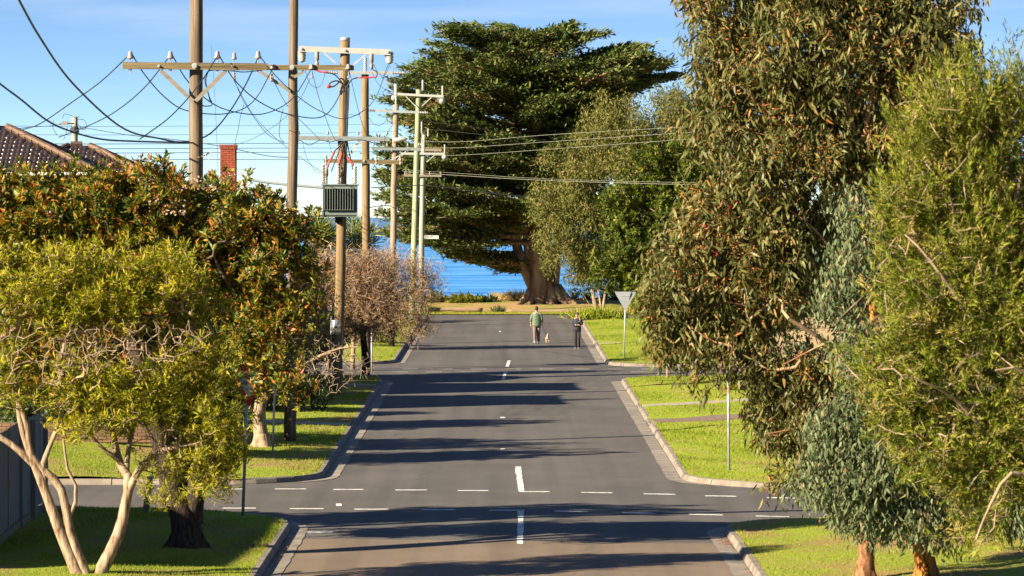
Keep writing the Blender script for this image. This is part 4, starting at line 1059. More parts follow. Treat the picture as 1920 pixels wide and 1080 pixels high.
# houses out of frame on the left that throw the long shade over the corner
h4 = empty("house", (-20, 82, .8)); tag(h4, "house beyond the left edge shading the near corner lawn", "house")
wall_box(h4, -24, -15.9, 74.1, 89.1, .2, 6.1, M["brick_tan"])
m = MB(); m.add([(-24.5, 73.6, 6.1), (-15.4, 73.6, 6.1), (-15.4, 89.6, 6.1), (-24.5, 89.6, 6.1), (-19.9, 78.0, 8.7), (-19.9, 85.4, 8.7)], [(1, 2, 5, 4), (3, 0, 4, 5)], [(0, 1, 4), (2, 3, 5)]); m.build("roof", M["tile"], h4)
# ------------------------------------------------------------------ vegetation
def unit(v): return v / (np.linalg.norm(v, axis=-1, keepdims=True) + 1e-12)
T_LANCE = (np.array([(0, 0, 0), (.33, .5, -.03), (.33, -.5, -.03), (.68, .36, -.13), (.68, -.36, -.13), (1, 0, -.30)], float),
           [(0, 2, 1), (3, 4, 5)], [(1, 2, 4, 3)])
T_OVAL = (np.array([(0, 0, 0), (.3, .5, .06), (.3, -.5, .06), (.42, 0, -.02), (.75, .42, .03), (.75, -.42, .03), (1, 0, -.12)], float),
          [(0, 3, 1), (0, 2, 3), (4, 6, 3), (5, 3, 6)], [(1, 3, 4, 4), ][:0])
T_OVAL = (np.array([(0, 0, 0), (.5, .5, .06), (.5, -.5, .06), (.5, 0, -.03), (1, 0, -.12)], float), [(0, 3, 1), (0, 2, 3), (1, 3, 4), (3, 2, 4)], [])
T_DIAM = (np.array([(0, 0, 0), (.45, .5, .05), (.45, -.5, .05), (1, 0, -.05)], float), [(0, 2, 1), (1, 2, 3)], [])
T_BLADE = (np.array([(0, .5, 0), (0, -.5, 0), (1, 0, 0)], float), [(0, 1, 2)], [])
def leaves_mesh(pos, d, nrm, length, width, tmpl, tint):
    """place one leaf per row: pos, direction d, upper side nrm"""
    tv, tt, tq = tmpl; n = len(pos); k = len(tv)
    x = unit(d); y = unit(np.cross(nrm, x)); z = np.cross(x, y)
    L = np.broadcast_to(length, (n,))[:, None, None]; Wd = np.broadcast_to(width, (n,))[:, None, None]
    V = pos[:, None] + x[:, None] * tv[None, :, :1] * L + y[:, None] * tv[None, :, 1:2] * Wd + z[:, None] * tv[None, :, 2:3] * L
    base = (np.arange(n) * k)[:, None, None]; fs = []
    if len(tt): fs.append((np.array(tt)[None] + base).reshape(-1, 3))
    if len(tq): fs.append((np.array(tq)[None] + base).reshape(-1, 4))
    return V.reshape(-1, 3), fs, np.repeat(tint, k)
def join_leaves(parts):
    V = []; tris = []; quads = []; tint = []; n = 0
    for v, fs, t in parts:
        V.append(v); tint.append(t)
        for f in fs: (tris if f.shape[1] == 3 else quads).append(f + n)
        n += len(v)
    return np.concatenate(V), [np.concatenate(a) for a in (tris, quads) if a], np.concatenate(tint)
def crown_points(ell, Y, n, rng, depth=None, gap=0.0, shell=0.5, gap_scale=1.1):
    """points spread through ellipsoids given in photo pixels at distance Y (a sixth value shifts one in depth); more near the skin, with holes"""
    s = S(Y); vol = np.array([e[2] * e[3] for e in ell], float); cnt = np.maximum(1, (n * 1.0 * vol / vol.sum())).astype(int); out = []
    ph = rng.uniform(0, 6.28, 6)
    for e, c in zip(ell, cnt):
        cx, cy, rx, ry = e[:4]; ctr = P(cx, cy, Y) + V3(0, e[4] if len(e) > 4 else 0, 0); rd = (depth if depth else min(rx, ry * 1.3) / s)
        m = int(c * 2.2) + 8; v = unit(rng.normal(size=(m, 3))); r = rng.uniform(shell ** 2, 1, m) ** .5
        q = rng.uniform(0, 6.28, 3); r = r * (1 + .17 * np.sin(v[:, 0] * 5 + q[0]) * np.sin(v[:, 2] * 6 + q[1]) + .10 * np.sin(v[:, 1] * 9 + v[:, 2] * 7 + q[2]) + np.abs(rng.normal(0, .09, m)))
        p = ctr + v * r[:, None] * np.array([rx / s, rd, ry / s])
        if gap > 0:
            g = (np.sin(p[:, 0] / gap_scale * 2.1 + ph[0]) + np.sin(p[:, 1] / gap_scale * 1.7 + ph[1]) + np.sin(p[:, 2] / gap_scale * 2.4 + ph[2]) + np.sin((p[:, 0] + p[:, 2]) / gap_scale * 3.3 + ph[3])) / 4
            p = p[g > -1 + gap * 1.1]
        out.append(p[:c])
    return np.concatenate(out)
def clumped(ell, Y, nclump, per, rad, rng, fill=0, shell=.72, sag=.15, gap=.12, depth=None):
    """foliage gathered in separate masses with dark hollows between them"""
    ell = [(e[0], e[1], e[2] * .88, e[3] * .88, *e[4:]) for e in ell]; cl = crown_points(ell, Y, nclump, rng, depth, gap, shell, 1.2); sz = rng.uniform(.6, 1.3, len(cl)); k = np.repeat(np.arange(len(cl)), (per * sz ** 2).astype(int) + 2)
    v = rng.normal(0, 1, (len(k), 3)); v *= np.minimum(1, 1.7 / np.linalg.norm(v, axis=1))[:, None]; r = rad * sz[k][:, None]
    p = cl[k] + v * r * np.array([1, 1, .85]); p[:, 2] -= sag * r[:, 0] * (v[:, 0] ** 2 + v[:, 1] ** 2)
    return np.concatenate([p, crown_points(ell, Y, fill, rng, depth, 0, .0)]) if fill else p
class Skeleton:
    """limbs drawn by hand, then every leafy point is reached by a twig from the nearest wood"""
    def __init__(s): s.p = []; s.par = []; s.fix = []
    def limb(s, pts, r0, r1, start=None, n=None):
        pts = spline(pts, n or max(6, int(np.linalg.norm(np.diff(np.asarray(pts, float), axis=0), axis=1).sum() / .25)))
        if start is None: prev = -1
        else:
            P_ = np.array(s.p); prev = int(np.argmin(((P_ - pts[0]) ** 2).sum(1)))
            pts = pts[1:]
        for i, p in enumerate(pts):
            s.p.append(np.asarray(p, float)); s.par.append(prev); s.fix.append(r0 + (r1 - r0) * i / max(len(pts) - 1, 1)); prev = len(s.p) - 1
        return s
    def grow(s, targets, rng, step=.3, jit=.08, up=0.5, droop=0.0):
        hand = len(s.p); P0 = np.array(s.p)
        d0 = np.sqrt(((targets[:, None] - P0[None]) ** 2).sum(-1)).min(1); order = np.argsort(d0)
        N_ = len(targets); cap = hand + N_ * 14; A = np.zeros((cap, 3)); A[:hand] = P0; n = hand; s.tip = []
        for t in targets[order]:
            dv = t - A[:n]; d = np.sqrt((dv ** 2).sum(1)); cost = d + up * np.maximum(0, -dv[:, 2]); j = int(np.argmin(cost)); L = d[j]; k = min(12, max(1, int(L / step))); prev = j; a = A[j].copy()
            for i in range(1, k + 1):
                u = i / k; p = a + (t - a) * u; 
                if i < k: p = p + rng.normal(0, jit, 3) * min(L, 1); p[2] += droop * L * u * (1 - u) * 4
                if n >= cap: break
                A[n] = p; s.p.append(p); s.par.append(prev); s.fix.append(0); prev = n; n += 1
            s.tip.append(prev)
        s.hand = hand; return s
    def radii(s, r_tip, e=2.3, rmax=1.0):
        n = len(s.p); acc = np.zeros(n); r = np.zeros(n)
        for i in range(n - 1, -1, -1):
            own = max(acc[i], r_tip ** e); r[i] = min(own ** (1 / e), rmax)
            if s.fix[i] > 0: r[i] = s.fix[i]; own = 0.0
            j = s.par[i]
            if j >= 0: acc[j] += r[i] ** e if s.fix[j] == 0 else 0
        s.r = r; return r
    def parts(s, root, name, mat, lo, hi, sides):
        """each connected run of wood this thick becomes its own object"""
        par = np.array(s.par); sel = (par >= 0) & (s.r >= lo) & (s.r < hi); comp = {}; cid = np.full(len(par), -1); k = 0
        for i in range(len(par)):
            if not sel[i]: continue
            j = par[i]
            if sel[j]: cid[i] = cid[j]
            elif j in comp: cid[i] = comp[j]
            else: comp[j] = k; cid[i] = k; k += 1
        small = []
        for c in range(k):
            idx = np.where(cid == c)[0]
            if len(idx) >= 3: link_mesh(name, s.mesh(mat, lo, hi, sides, idx), root)
            else: small.append(idx)
        if small: tag(link_mesh("branch_stubs", s.mesh(mat, lo, hi, sides, np.concatenate(small)), root), kind="stuff")
    def mesh(s, mat, lo=0.0, hi=9.0, sides=5, idx=None):
        p = np.array(s.p); par = np.array(s.par); r = s.r
        if idx is None: idx = np.where((par >= 0) & (r >= lo) & (r < hi))[0]
        a = p[par[idx]]; b = p[idx]; ra = np.minimum(r[par[idx]], r[idx] * 1.35); rb = r[idx]
        d = unit(b - a); u = unit(np.cross(d, np.where(np.abs(d[:, 2:3]) > .9, np.array([[1., 0, 0]]), np.array([[0, 0, 1.]])))); w_ = np.cross(d, u)
        b = b + d * (rb * .35)[:, None]
        ang = np.linspace(0, 2 * math.pi, sides, endpoint=False); ring = np.cos(ang)[None, :, None] * u[:, None] + np.sin(ang)[None, :, None] * w_[:, None]
        V = np.concatenate([a[:, None] + ring * ra[:, None, None], b[:, None] + ring * rb[:, None, None]], 1).reshape(-1, 3)
        q = np.array([(j, (j + 1) % sides, (j + 1) % sides + sides, j + sides) for j in range(sides)])
        Q = (q[None] + (np.arange(len(idx)) * 2 * sides)[:, None, None]).reshape(-1, 4)
        return mesh_from(V, [Q], mat, True)
def trunk_tube(pts, rad, mat, parent, name="trunk", n=20, lump=.06, seed=0, k=40, flare=0.0):
    pts = spline(pts, k); r = np.interp(np.linspace(0, 1, k), np.linspace(0, 1, len(rad)), rad); rr = np.random.default_rng(seed)
    m = MB().tube(pts, r, n); V = m.v[0]; ang = np.tile(np.arange(n) / n * 2 * math.pi, k); ii = np.repeat(np.arange(k), n)
    off = 1 + lump * (np.sin(ang * 3 + ii * .12 + rr.uniform(0, 6)) * .6 + np.sin(ang * 5 - ii * .21 + rr.uniform(0, 6)) * .4 + (np.sin(ang * 9 + np.sin(ii * .2) + 1) * .35 if n > 20 else 0)) + rr.normal(0, lump * .25, k * n)
    if flare: off += flare * np.exp(-ii / (k * .06)) * (1 + .6 * np.sin(ang * 5 + 1))
    ctr = np.repeat(pts, n, 0); V[:k * n] = ctr + (V[:k * n] - ctr) * off[:, None]
    return m.build(name, mat, parent, True)
def px_path(pts, Y):
    """(px, py[, depth shift]) list -> world points"""
    return np.array([P(a[0], a[1], Y) + V3(0, a[2] if len(a) > 2 else 0, 0) for a in pts])
def add_crown(root, name, parts, mat, kind="stuff"):
    V, fs, t = join_leaves(parts); return tag(link_mesh(name, mesh_from(V, fs, mat, False, t), root), kind=kind)

# species: how leaves sit round a twig tip
def sp_pendulous(c, rng, per, spread, L, Wd, tint, tmpl=T_LANCE, fall_=1.0, out=.55):
    n = len(c) * per; p = np.repeat(c, per, 0) + rng.normal(0, 1, (n, 3)) * np.array([spread, spread, spread * 1.1])
    d = rng.normal(0, out, (n, 3)); d[:, 2] = -fall_ + rng.normal(0, .35, n); nr = rng.normal(0, 1, (n, 3)); nr[:, 2] *= .5
    l = L * rng.uniform(.6, 1.25, n); tn = np.clip(np.repeat(rng.normal(0, .12, len(c)), per) + tint + rng.normal(0, .16, n), 0.01, .99)
    return leaves_mesh(p, d, nr, l, l * Wd * rng.uniform(.8, 1.2, n), tmpl, tn)
def sp_whorl(c, rng, per, spread, L, Wd, tint, axis=(0, 0, 1), open_=.75, tmpl=T_OVAL, var=.16, fat=.35, ax=None, cv=.10):
    n = len(c) * per; ax = unit(np.repeat(unit(rng.normal(0, .5, (len(c), 3)) + np.array(axis) + (0 if ax is None else ax)), per, 0)); sid = unit(np.cross(ax, rng.normal(size=(n, 3))))
    t = rng.uniform(0, 1, n)[:, None]; p = np.repeat(c, per, 0) + ax * (t - .5) * spread * 2 + sid * spread * rng.uniform(0, fat, (n, 1)); op = open_ * (1.2 - .8 * t)
    d = unit(ax * (1 - op * .6) + sid * op + rng.normal(0, .12, (n, 3))); l = L * rng.uniform(.65, 1.2, n)
    tn = np.clip(np.repeat(rng.normal(0, cv, len(c)), per) + tint + rng.normal(0, var, n) + .10 * (t[:, 0] - .5), .01, .99)
    return leaves_mesh(p, d, unit(ax + sid * .3), l, l * Wd * rng.uniform(.8, 1.2, n), tmpl, tn)

M["leaf_photinia"] = leaf_mat("glossy_orange_tinged_leaf", [(0.0, (0.018, 0.040, 0.006)), (0.35, (0.058, 0.090, 0.010)), (0.58, (0.135, 0.145, 0.014)), (0.76, (0.27, 0.165, 0.018)), (0.92, (0.34, 0.11, 0.022))], .2, .45, .28)
M["leaf_melaleuca"] = leaf_mat("yellow_green_narrow_leaf", [(0.0, (0.028, 0.050, 0.004)), (0.35, (0.095, 0.125, 0.007)), (0.7, (0.25, 0.235, 0.014)), (1.0, (0.40, 0.30, 0.04))], .22, .6, .12)
M["leaf_gum"] = leaf_mat("dark_gum_leaf", [(0.0, (0.018, 0.026, 0.006)), (0.45, (0.078, 0.081, 0.019)), (0.72, (0.158, 0.148, 0.048)), (0.87, (0.21, 0.12, 0.032)), (1.0, (0.26, 0.10, 0.022))], .16, .5, .22)
M["gum_bud"] = leaf_mat("orange_gum_stalk", [(0.0, (0.20, 0.055, 0.015)), (0.6, (0.36, 0.115, 0.018)), (1.0, (0.46, 0.20, 0.03))], .2, .6)
M["gum_flower"] = simple("red_gum_blossom", (0.30, 0.016, 0.016), .7, var=.3)
M["leaf_blue"] = leaf_mat("blue_green_gum_leaf", [(0.0, (0.036, 0.052, 0.022)), (0.5, (0.095, 0.122, 0.056)), (0.85, (0.165, 0.188, 0.098)), (1.0, (0.25, 0.12, 0.07))], .18, .6, .12)
M["leaf_bottle"] = leaf_mat("bright_needle_leaf", [(0.0, (0.022, 0.042, 0.005)), (0.4, (0.085, 0.115, 0.010)), (0.75, (0.19, 0.200, 0.022)), (1.0, (0.33, 0.25, 0.08))], .18, .6, .10)
M["leaf_cypress"] = leaf_mat("cypress_spray", [(0.0, (0.022, 0.038, 0.009)), (0.5, (0.068, 0.092, 0.022)), (0.85, (0.125, 0.150, 0.036)), (1.0, (0.16, 0.10, 0.045))], .12, .7, .2)
M["leaf_olive"] = leaf_mat("olive_gum_leaf", [(0.0, (0.040, 0.050, 0.010)), (0.5, (0.098, 0.104, 0.022)), (0.85, (0.175, 0.160, 0.045)), (1.0, (0.25, 0.14, 0.04))], .18, .6, .12)
M["leaf_dark"] = leaf_mat("deep_green_leaf", [(0.0, (0.018, 0.040, 0.006)), (0.45, (0.060, 0.083, 0.010)), (0.8, (0.135, 0.145, 0.014)), (1.0, (0.21, 0.19, 0.02))], .22, .55, .15)
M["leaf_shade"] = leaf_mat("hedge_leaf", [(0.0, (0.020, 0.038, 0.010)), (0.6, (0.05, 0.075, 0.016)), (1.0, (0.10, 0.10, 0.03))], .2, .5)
M["leaf_yucca"] = leaf_mat("yucca_blade", [(0.0, (0.05, 0.075, 0.02)), (0.6, (0.13, 0.16, 0.03)), (0.85, (0.24, 0.23, 0.06)), (1.0, (0.30, 0.17, 0.07))], .2, .45)
M["dry_grass"] = leaf_mat("dry_grass_blade", [(0.0, (0.22, 0.15, 0.05)), (0.6, (0.40, 0.30, 0.12)), (1.0, (0.52, 0.42, 0.20))], .3, .7)
M["grass"] = leaf_mat("grass_blade", [(0.0, (0.10, 0.145, 0.012)), (0.5, (0.195, 0.235, 0.020)), (0.85, (0.29, 0.30, 0.035)), (1.0, (0.36, 0.27, 0.09))], .35, .7, .15)
M["bark_pale"] = bark_mat("peeling_pale_bark", [(0.36, (0.085, 0.050, 0.028)), (0.44, (0.20, 0.135, 0.085)), (0.56, (0.27, 0.20, 0.14)), (0.66, (0.34, 0.27, 0.20))], 2.6, (5, 5, 1.1), .85, .03)
M["bark_dark"] = bark_mat("dark_rough_bark", [(0.38, (0.016, 0.012, 0.009)), (0.6, (0.06, 0.044, 0.030))], 3.5, (6, 6, 1), .95, .04)
M["bark_red"] = bark_mat("red_brown_bark", [(0.38, (0.075, 0.030, 0.014)), (0.50, (0.17, 0.078, 0.036)), (0.64, (0.27, 0.145, 0.075))], 3.0, (6, 6, 2.2), .9, .03)
M["bark_orange"] = bark_mat("orange_peeling_bark", [(0.38, (0.06, 0.020, 0.006)), (0.47, (0.26, 0.095, 0.020)), (0.58, (0.38, 0.165, 0.040)), (0.68, (0.46, 0.27, 0.10))], 2.4, (4, 4, .9), .8, .03)
M["bark_gum"] = bark_mat("smooth_gum_limb", [(0.2, (0.154, 0.083, 0.039)), (0.5, (0.275, 0.187, 0.110)), (0.85, (0.341, 0.259, 0.176))], 1.5, (4, 4, .8), .7, .01)
M["bark_cypress"] = bark_mat("cypress_bark", [(0.36, (0.055, 0.035, 0.020)), (0.48, (0.17, 0.115, 0.068)), (0.62, (0.28, 0.20, 0.135))], 1.4, (2.2, 2.2, .22), .95, .12)
M["twig_grey"] = simple("bare_twig", (0.215, 0.155, 0.10), .9, var=.35, scale=3)
M["twig_brown"] = simple("brown_twig", (0.225, 0.152, 0.090), .9, var=.35, scale=3)
M["twig_dark"] = simple("dark_twig", (0.10, 0.07, 0.045), .9, var=.3, scale=3)  # darker brown than the bare twig
M["twig_red"] = simple("reddish_twig", (0.22, 0.10, 0.05), .85, var=.3, scale=3)
M["blossom"] = simple("pale_blossom", (0.26, 0.17, 0.11), .8, var=.15, scale=20)

def tree_root(name, label, cat, px, py, Y, group=None):
    b = P(px, py, Y); b[2] = ground_z(b[0], Y); r = empty(name, b); tag(r, label, cat, group); return r, b

def in_window(c, rng, box=(424, 518, 672, 778), p=.5):
    """a thin spot in the leaves where the give way sign looks through"""
    px = VPX + c[:, 0] * F / c[:, 1]; py = HOR + (EYE - c[:, 2]) * F / c[:, 1]
    return (px > box[0]) & (px < box[1]) & (py > box[2]) & (py < box[3]) & (rng.random(len(c)) < p)
def root_flare(root, px, py, Y, r, mat, seed, h=.42):
    """the swelling where a trunk enters the soil, with uneven toes"""
    b = P(px, py, Y); b[2] = ground_z(b[0], Y); rr = np.random.default_rng(seed); n = 18; ph = rr.uniform(0, 6.28, 3); V = []; k = 7
    ang = np.linspace(0, 2 * math.pi, n, endpoint=False)
    for i in range(k):
        t = i / (k - 1); lob = 1 + (1 - t) ** 2 * (.42 + .38 * np.sin(ang * 4 + ph[0]) + .2 * np.sin(ang * 7 + ph[1])); rad = r * lob * (1.02 if i < k - 1 else .96)
        V.append(np.stack([b[0] + rad * np.cos(ang), b[1] + rad * np.sin(ang), np.full(n, b[2] - .06 + h * t)], 1))
    q = np.concatenate([np.stack([i * n + np.arange(n), i * n + (np.arange(n) + 1) % n, (i + 1) * n + (np.arange(n) + 1) % n, (i + 1) * n + np.arange(n)], 1) for i in range(k - 1)])
    link_mesh("root_flare", mesh_from(np.concatenate(V), [q], mat, True), root)
# ---- front tree with pale peeling stems, lower left
def front_tree():
    rng = np.random.default_rng(101); Y = 77.5
    root, b = tree_root("paperbark_tree", "front yellow green tree on several pale peeling stems at the lower left", "tree", 168, 1078, Y)
    sk = Skeleton(); g0 = 1085
    stems = [([(150, g0), (112, 995), (88, 930), (70, 880), (52, 860), (20, 832), (-25, 805)], .125, .045),
             ([(165, g0), (135, 1010), (122, 945), (108, 905), (60, 858), (48, 790), (20, 720), (5, 660)], .10, .035),
             ([(182, g0, .1), (222, 1000, .1), (235, 940, .15), (240, 900, .2), (222, 870, .3), (205, 800, .4), (190, 735, .5)], .135, .035)]
    for pts, r0, r1 in stems: sk.limb(px_path(pts, Y), r0, r1)
    for pts, r0, r1 in [([(90, 930), (80, 880), (88, 850), (108, 800), (112, 770), (120, 720)], .055, .03), ([(88, 930), (60, 860), (40, 800), (32, 740), (28, 690)], .075, .03),
                        ([(238, 915, .2), (262, 880, .1), (290, 850, 0), (330, 838, -.2), (370, 830, -.3)], .06, .025), ([(236, 935, .2), (232, 880, .6), (238, 820, .9), (260, 760, .9), (290, 700, .8)], .06, .025),
                        ([(140, 975), (142, 940), (144, 915), (128, 885), (122, 850), (118, 815)], .035, .02),
                        ([(240, 890, .3), (215, 860, .2), (190, 840, .1), (170, 815, 0)], .05, .02), ([(205, 800, .4), (230, 740, .5), (300, 690, .3), (370, 665, .1)], .04, .02)]:
        sk.limb(px_path(pts, Y), r0, r1, start=0)
    leafy = [(95, 530, 165, 62), (290, 520, 100, 55), (200, 560, 190, 55), (365, 585, 60, 40, .5), (270, 738, 140, 62), (340, 690, 90, 60), (400, 770, 65, 95), (190, 770, 85, 60), (350, 870, 105, 50), (430, 850, 40, 60), (20, 690, 40, 80), (150, 700, 60, 45)]
    c = clumped(leafy, Y, 190, 14, .20, rng, 520, .72, .1)
    bare = crown_points([(190, 640, 190, 50, -.9), (110, 690, 110, 80, -.5), (200, 660, 150, 45, -1.2), (330, 630, 110, 40, -.6), (330, 880, 90, 35), (300, 800, 110, 60)], Y, 680, rng, shell=.1)
    c = c[~in_window(c, rng)]
    sk.grow(np.concatenate([bare, c]), rng, .22, .07, .5); sk.radii(.0062, 2.35, .05)
    sk.parts(root, "trunk", M["bark_pale"], .03, 9, 10); tag(link_mesh("branches", sk.mesh(M["twig_grey"], 0, .03, 4), root), kind="stuff")
    parts = [sp_whorl(c, rng, 15, .10, .135, .17, .60, (-.1, -.1, .8), .75, T_LANCE)]
    c2 = c[rng.random(len(c)) < .5] + rng.normal(0, .07, (1, 3)); parts.append(sp_whorl(c2, rng, 7, .06, .055, .25, .86, (0, 0, 1), .5, T_DIAM))
    add_crown(root, "crown", parts, M["leaf_melaleuca"])
    dead = P(200, 620, Y) + rng.normal(0, 1, (14, 3)) * np.array([.22, .2, .22]); add_crown(root, "dead_leaves", [sp_pendulous(dead, rng, 9, .06, .12, .3, .9)], M["gum_bud"])
front_tree()

# ---- big flowering tree on the dark trunk
def big_left_tree():
    rng = np.random.default_rng(102); Y = 83.8
    root, b = tree_root("flowering_tree", "broad dark trunked tree with glossy orange tinged leaves and pale flower heads on the left", "tree", 348, 1030, Y)
    sk = Skeleton(); root_flare(root, 350, 1030, Y, .29, M["bark_dark"], 3, .5)
    for pts, r0, r1 in [([(350, 1038), (346, 1000), (342, 965), (322, 915), (312, 860), (280, 760), (240, 650, 1), (200, 540, 1.4), (160, 430, 1.4)], .27, .05),
                        ([(352, 1038, .1), (352, 985, .1), (366, 930), (376, 880), (390, 800, .4), (400, 700, .8), (440, 600, .8), (490, 480, .8)], .23, .05),
                        ([(345, 990), (340, 920, .2), (345, 840, .5), (352, 720, 1), (345, 600, 1.5), (330, 470, 1.5), (310, 380, 1.4)], .2, .05)]:
        sk.limb(px_path(pts, Y), r0, r1)
    for pts, r0, r1 in [([(345, 600, 1.5), (290, 540, 1.5), (262, 480, .8), (272, 430, .3)], .06, .03), ([(420, 650, .8), (500, 630, .5), (550, 610, .3), (590, 570, .3)], .06, .03), ([(470, 600, .8), (430, 540, .3), (400, 480, 0)], .05, .03)]:
        sk.limb(px_path(pts, Y), r0, r1, start=0)
    ell = [(60, 420, 115, 75, .8), (165, 397, 100, 78, .6), (240, 350, 70, 62, .6), (330, 396, 95, 70, .6), (420, 398, 78, 58, .6), (480, 430, 85, 70, .4), (538, 440, 48, 55, .4), (130, 470, 140, 60, 1.0), (60, 500, 110, 70, 1.2), (360, 490, 110, 75, .8),
           (450, 520, 90, 55, .6), (535, 575, 48, 45, .3), (490, 690, 55, 40, .4), (445, 640, 60, 50, .8), (560, 500, 32, 28, .2), (260, 600, 150, 100, 2.0), (100, 640, 140, 110, 2.4)]
    ell = ell + [(20, 400, 100, 75, .8), (95, 388, 85, 60, .7), (-40, 450, 80, 80, .8)]; c = clumped(ell, Y, 380, 13, .28, rng, 1300, .72, .25)
    c = c[~in_window(c, rng)]
    sk.grow(c, rng, .28, .08, .4); sk.radii(.007, 2.3, .10)
    sk.parts(root, "trunk", M["bark_dark"], .05, 9, 12); tag(link_mesh("branches", sk.mesh(M["twig_dark"], 0, .05, 4), root), kind="stuff")
    add_crown(root, "crown", [sp_whorl(c, rng, 16, .13, .15, .38, .55, (-.15, -.15, .7), .8, T_OVAL, .19)], M["leaf_photinia"])
    hd = c[rng.random(len(c)) < .17] + V3(0, -.05, .1); add_crown(root, "seed_heads", [sp_whorl(hd, rng, 22, .05, .035, .5, .75, (0, 0, 1), .9, T_DIAM)], M["gum_bud"])
    fl = []
    for px, py in ((388, 292), (375, 340), (300, 373), (285, 338), (345, 352), (332, 385), (400, 350), (430, 328), (382, 352), (295, 380), (115, 455), (185, 462), (430, 335), (105, 400), (345, 400), (330, 398)):
        cc = P(px, py, Y) + V3(0, -.55, 0); fl.append(cc + rng.normal(0, .05, (15, 3)) * np.array([1.5, 1, .6]))
    fl = np.concatenate(fl); link_mesh("blossom", mesh_from(*[x for x in leaves_mesh(fl, rng.normal(size=fl.shape), rng.normal(size=fl.shape), .05, .05, T_DIAM, np.zeros(len(fl)))[:2]], M["blossom"]), root)["kind"] = "stuff"
big_left_tree()

# ---- peeling trunk tree at the second left corner, with its dead drooping branch
def corner_tree():
    rng = np.random.default_rng(103); Y = 117.5
    root, b = tree_root("street_tree", "peeling pale trunk tree with a dead drooping branch beside the thin white post", "tree", 491, 843, Y)
    sk = Skeleton(); root_flare(root, 491.5, 843, Y, .23, M["bark_pale"], 4)
    sk.limb(px_path([(493, 848), (488, 805), (487, 760), (500, 735), (505, 700), (490, 650), (470, 600)], Y), .22, .07)
    sk.limb(px_path([(503, 748), (530, 720), (560, 690), (600, 668), (640, 652, -.3), (672, 650, -.5)], Y), .085, .02, start=0)
    sk.limb(px_path([(500, 735), (455, 690), (430, 640)], Y), .09, .04, start=0); sk.limb(px_path([(490, 650), (540, 620), (570, 560)], Y), .06, .03, start=0)
    bare = np.concatenate([crown_points([(618, 705, 58, 38), (650, 668, 46, 30), (580, 690, 40, 30), (690, 690, 22, 26)], Y, 420, rng, shell=.1, depth=.7), crown_points([(470, 690, 70, 40), (560, 650, 60, 40)], Y, 160, rng, shell=.1, depth=.9)])
    c = crown_points([(470, 690, 55, 45), (440, 740, 45, 50), (500, 640, 60, 40), (420, 660, 60, 60), (540, 720, 26, 40), (470, 590, 70, 40)], Y, 800, rng, gap=.30)
    sk.grow(np.concatenate([bare, c]), rng, .25, .045, .0, -.07); sk.radii(.0055, 2.4, .05)
    sk.parts(root, "trunk", M["bark_pale"], .035, 9, 10); tag(link_mesh("branches", sk.mesh(M["twig_grey"], 0, .035, 4), root), kind="stuff")
    add_crown(root, "crown", [sp_whorl(c, rng, 11, .12, .13, .24, .42, (0, 0, .6), .8, T_LANCE)], M["leaf_melaleuca"])
corner_tree()

# ---- bare winter trees along the left verge
def bare_tree(label, px, py, Y, limbs, ell, n, seed, leafy=0.25, mat="twig_brown", lt=.85, r0=.006):
    rng = np.random.default_rng(seed); root, b = tree_root("bare_tree", label, "tree", px, py, Y, "bare twiggy trees along the left verge"); sk = Skeleton()
    for i, (pts, ra, rb) in enumerate(limbs): sk.limb(px_path(pts, Y), ra, rb, start=None if i == 0 else 0)
    c = crown_points(ell, Y, n, rng, shell=.25, gap=.12, gap_scale=1.0); sk.grow(c, rng, .3, .10, .15, -.08); sk.radii(r0, 2.5, .07)
    sk.parts(root, "trunk", M["bark_dark"], .05, 9, 10); tag(link_mesh("branches", sk.mesh(M[mat], 0, .05, 4), root), kind="stuff")
    k = c[rng.random(len(c)) < leafy]; add_crown(root, "last_leaves", [sp_pendulous(k, rng, 6, .10, .10, .35, lt, T_DIAM, .3, .8)], M["leaf_photinia"])
    tw = np.repeat(c, 5, 0) + rng.normal(0, .05, (len(c) * 5, 3)); d = rng.normal(0, .7, tw.shape); d[:, 2] += .2
    L = rng.uniform(.18, .5, len(tw)); V, f, t = leaves_mesh(tw, d, rng.normal(size=tw.shape), L, .018, T_DIAM, np.zeros(len(tw))); tag(link_mesh("twigs", mesh_from(V, f, M[mat]), root), kind="stuff")
bare_tree("wide bare twiggy tree overhanging the kerb in front of the pale green pole", 735, 660, 196, [([(735, 664), (733, 630), (728, 600), (720, 560), (712, 520)], .16, .05), ([(728, 600), (760, 560), (790, 530)], .07, .03), ([(728, 600), (690, 560), (665, 530)], .07, .03), ([(733, 620), (770, 600), (800, 590)], .05, .02)],
          [(690, 540, 62, 66), (740, 555, 80, 76), (790, 530, 46, 54), (720, 495, 62, 34), (762, 610, 52, 36), (680, 600, 52, 52)], 3000, 201, .22)
bare_tree("brown twiggy tree behind the transformer pole foot", 690, 700, 167, [([(686, 703), (684, 660), (678, 610), (670, 560)], .18, .06), ([(680, 620), (720, 580), (745, 560)], .07, .03), ([(680, 630), (640, 580), (610, 550)], .07, .03)],
          [(665, 545, 55, 50), (620, 560, 45, 60), (700, 590, 50, 48), (655, 615, 45, 38), (710, 540, 45, 40), (690, 500, 50, 34), (640, 505, 50, 40), (600, 520, 40, 45)], 2500, 202, .25)
bare_tree("tangle of grey brown twigs between the glossy tree and the transformer pole", 560, 770, 143, [([(565, 775), (562, 700), (560, 640), (556, 580)], .17, .05), ([(560, 660), (590, 600), (610, 550)], .06, .03), ([(560, 660), (520, 600), (495, 560)], .06, .03)],
          [(540, 560, 60, 70), (590, 590, 48, 60), (500, 600, 50, 55), (560, 650, 55, 40), (590, 500, 30, 35)], 1300, 203, .45, "twig_grey")

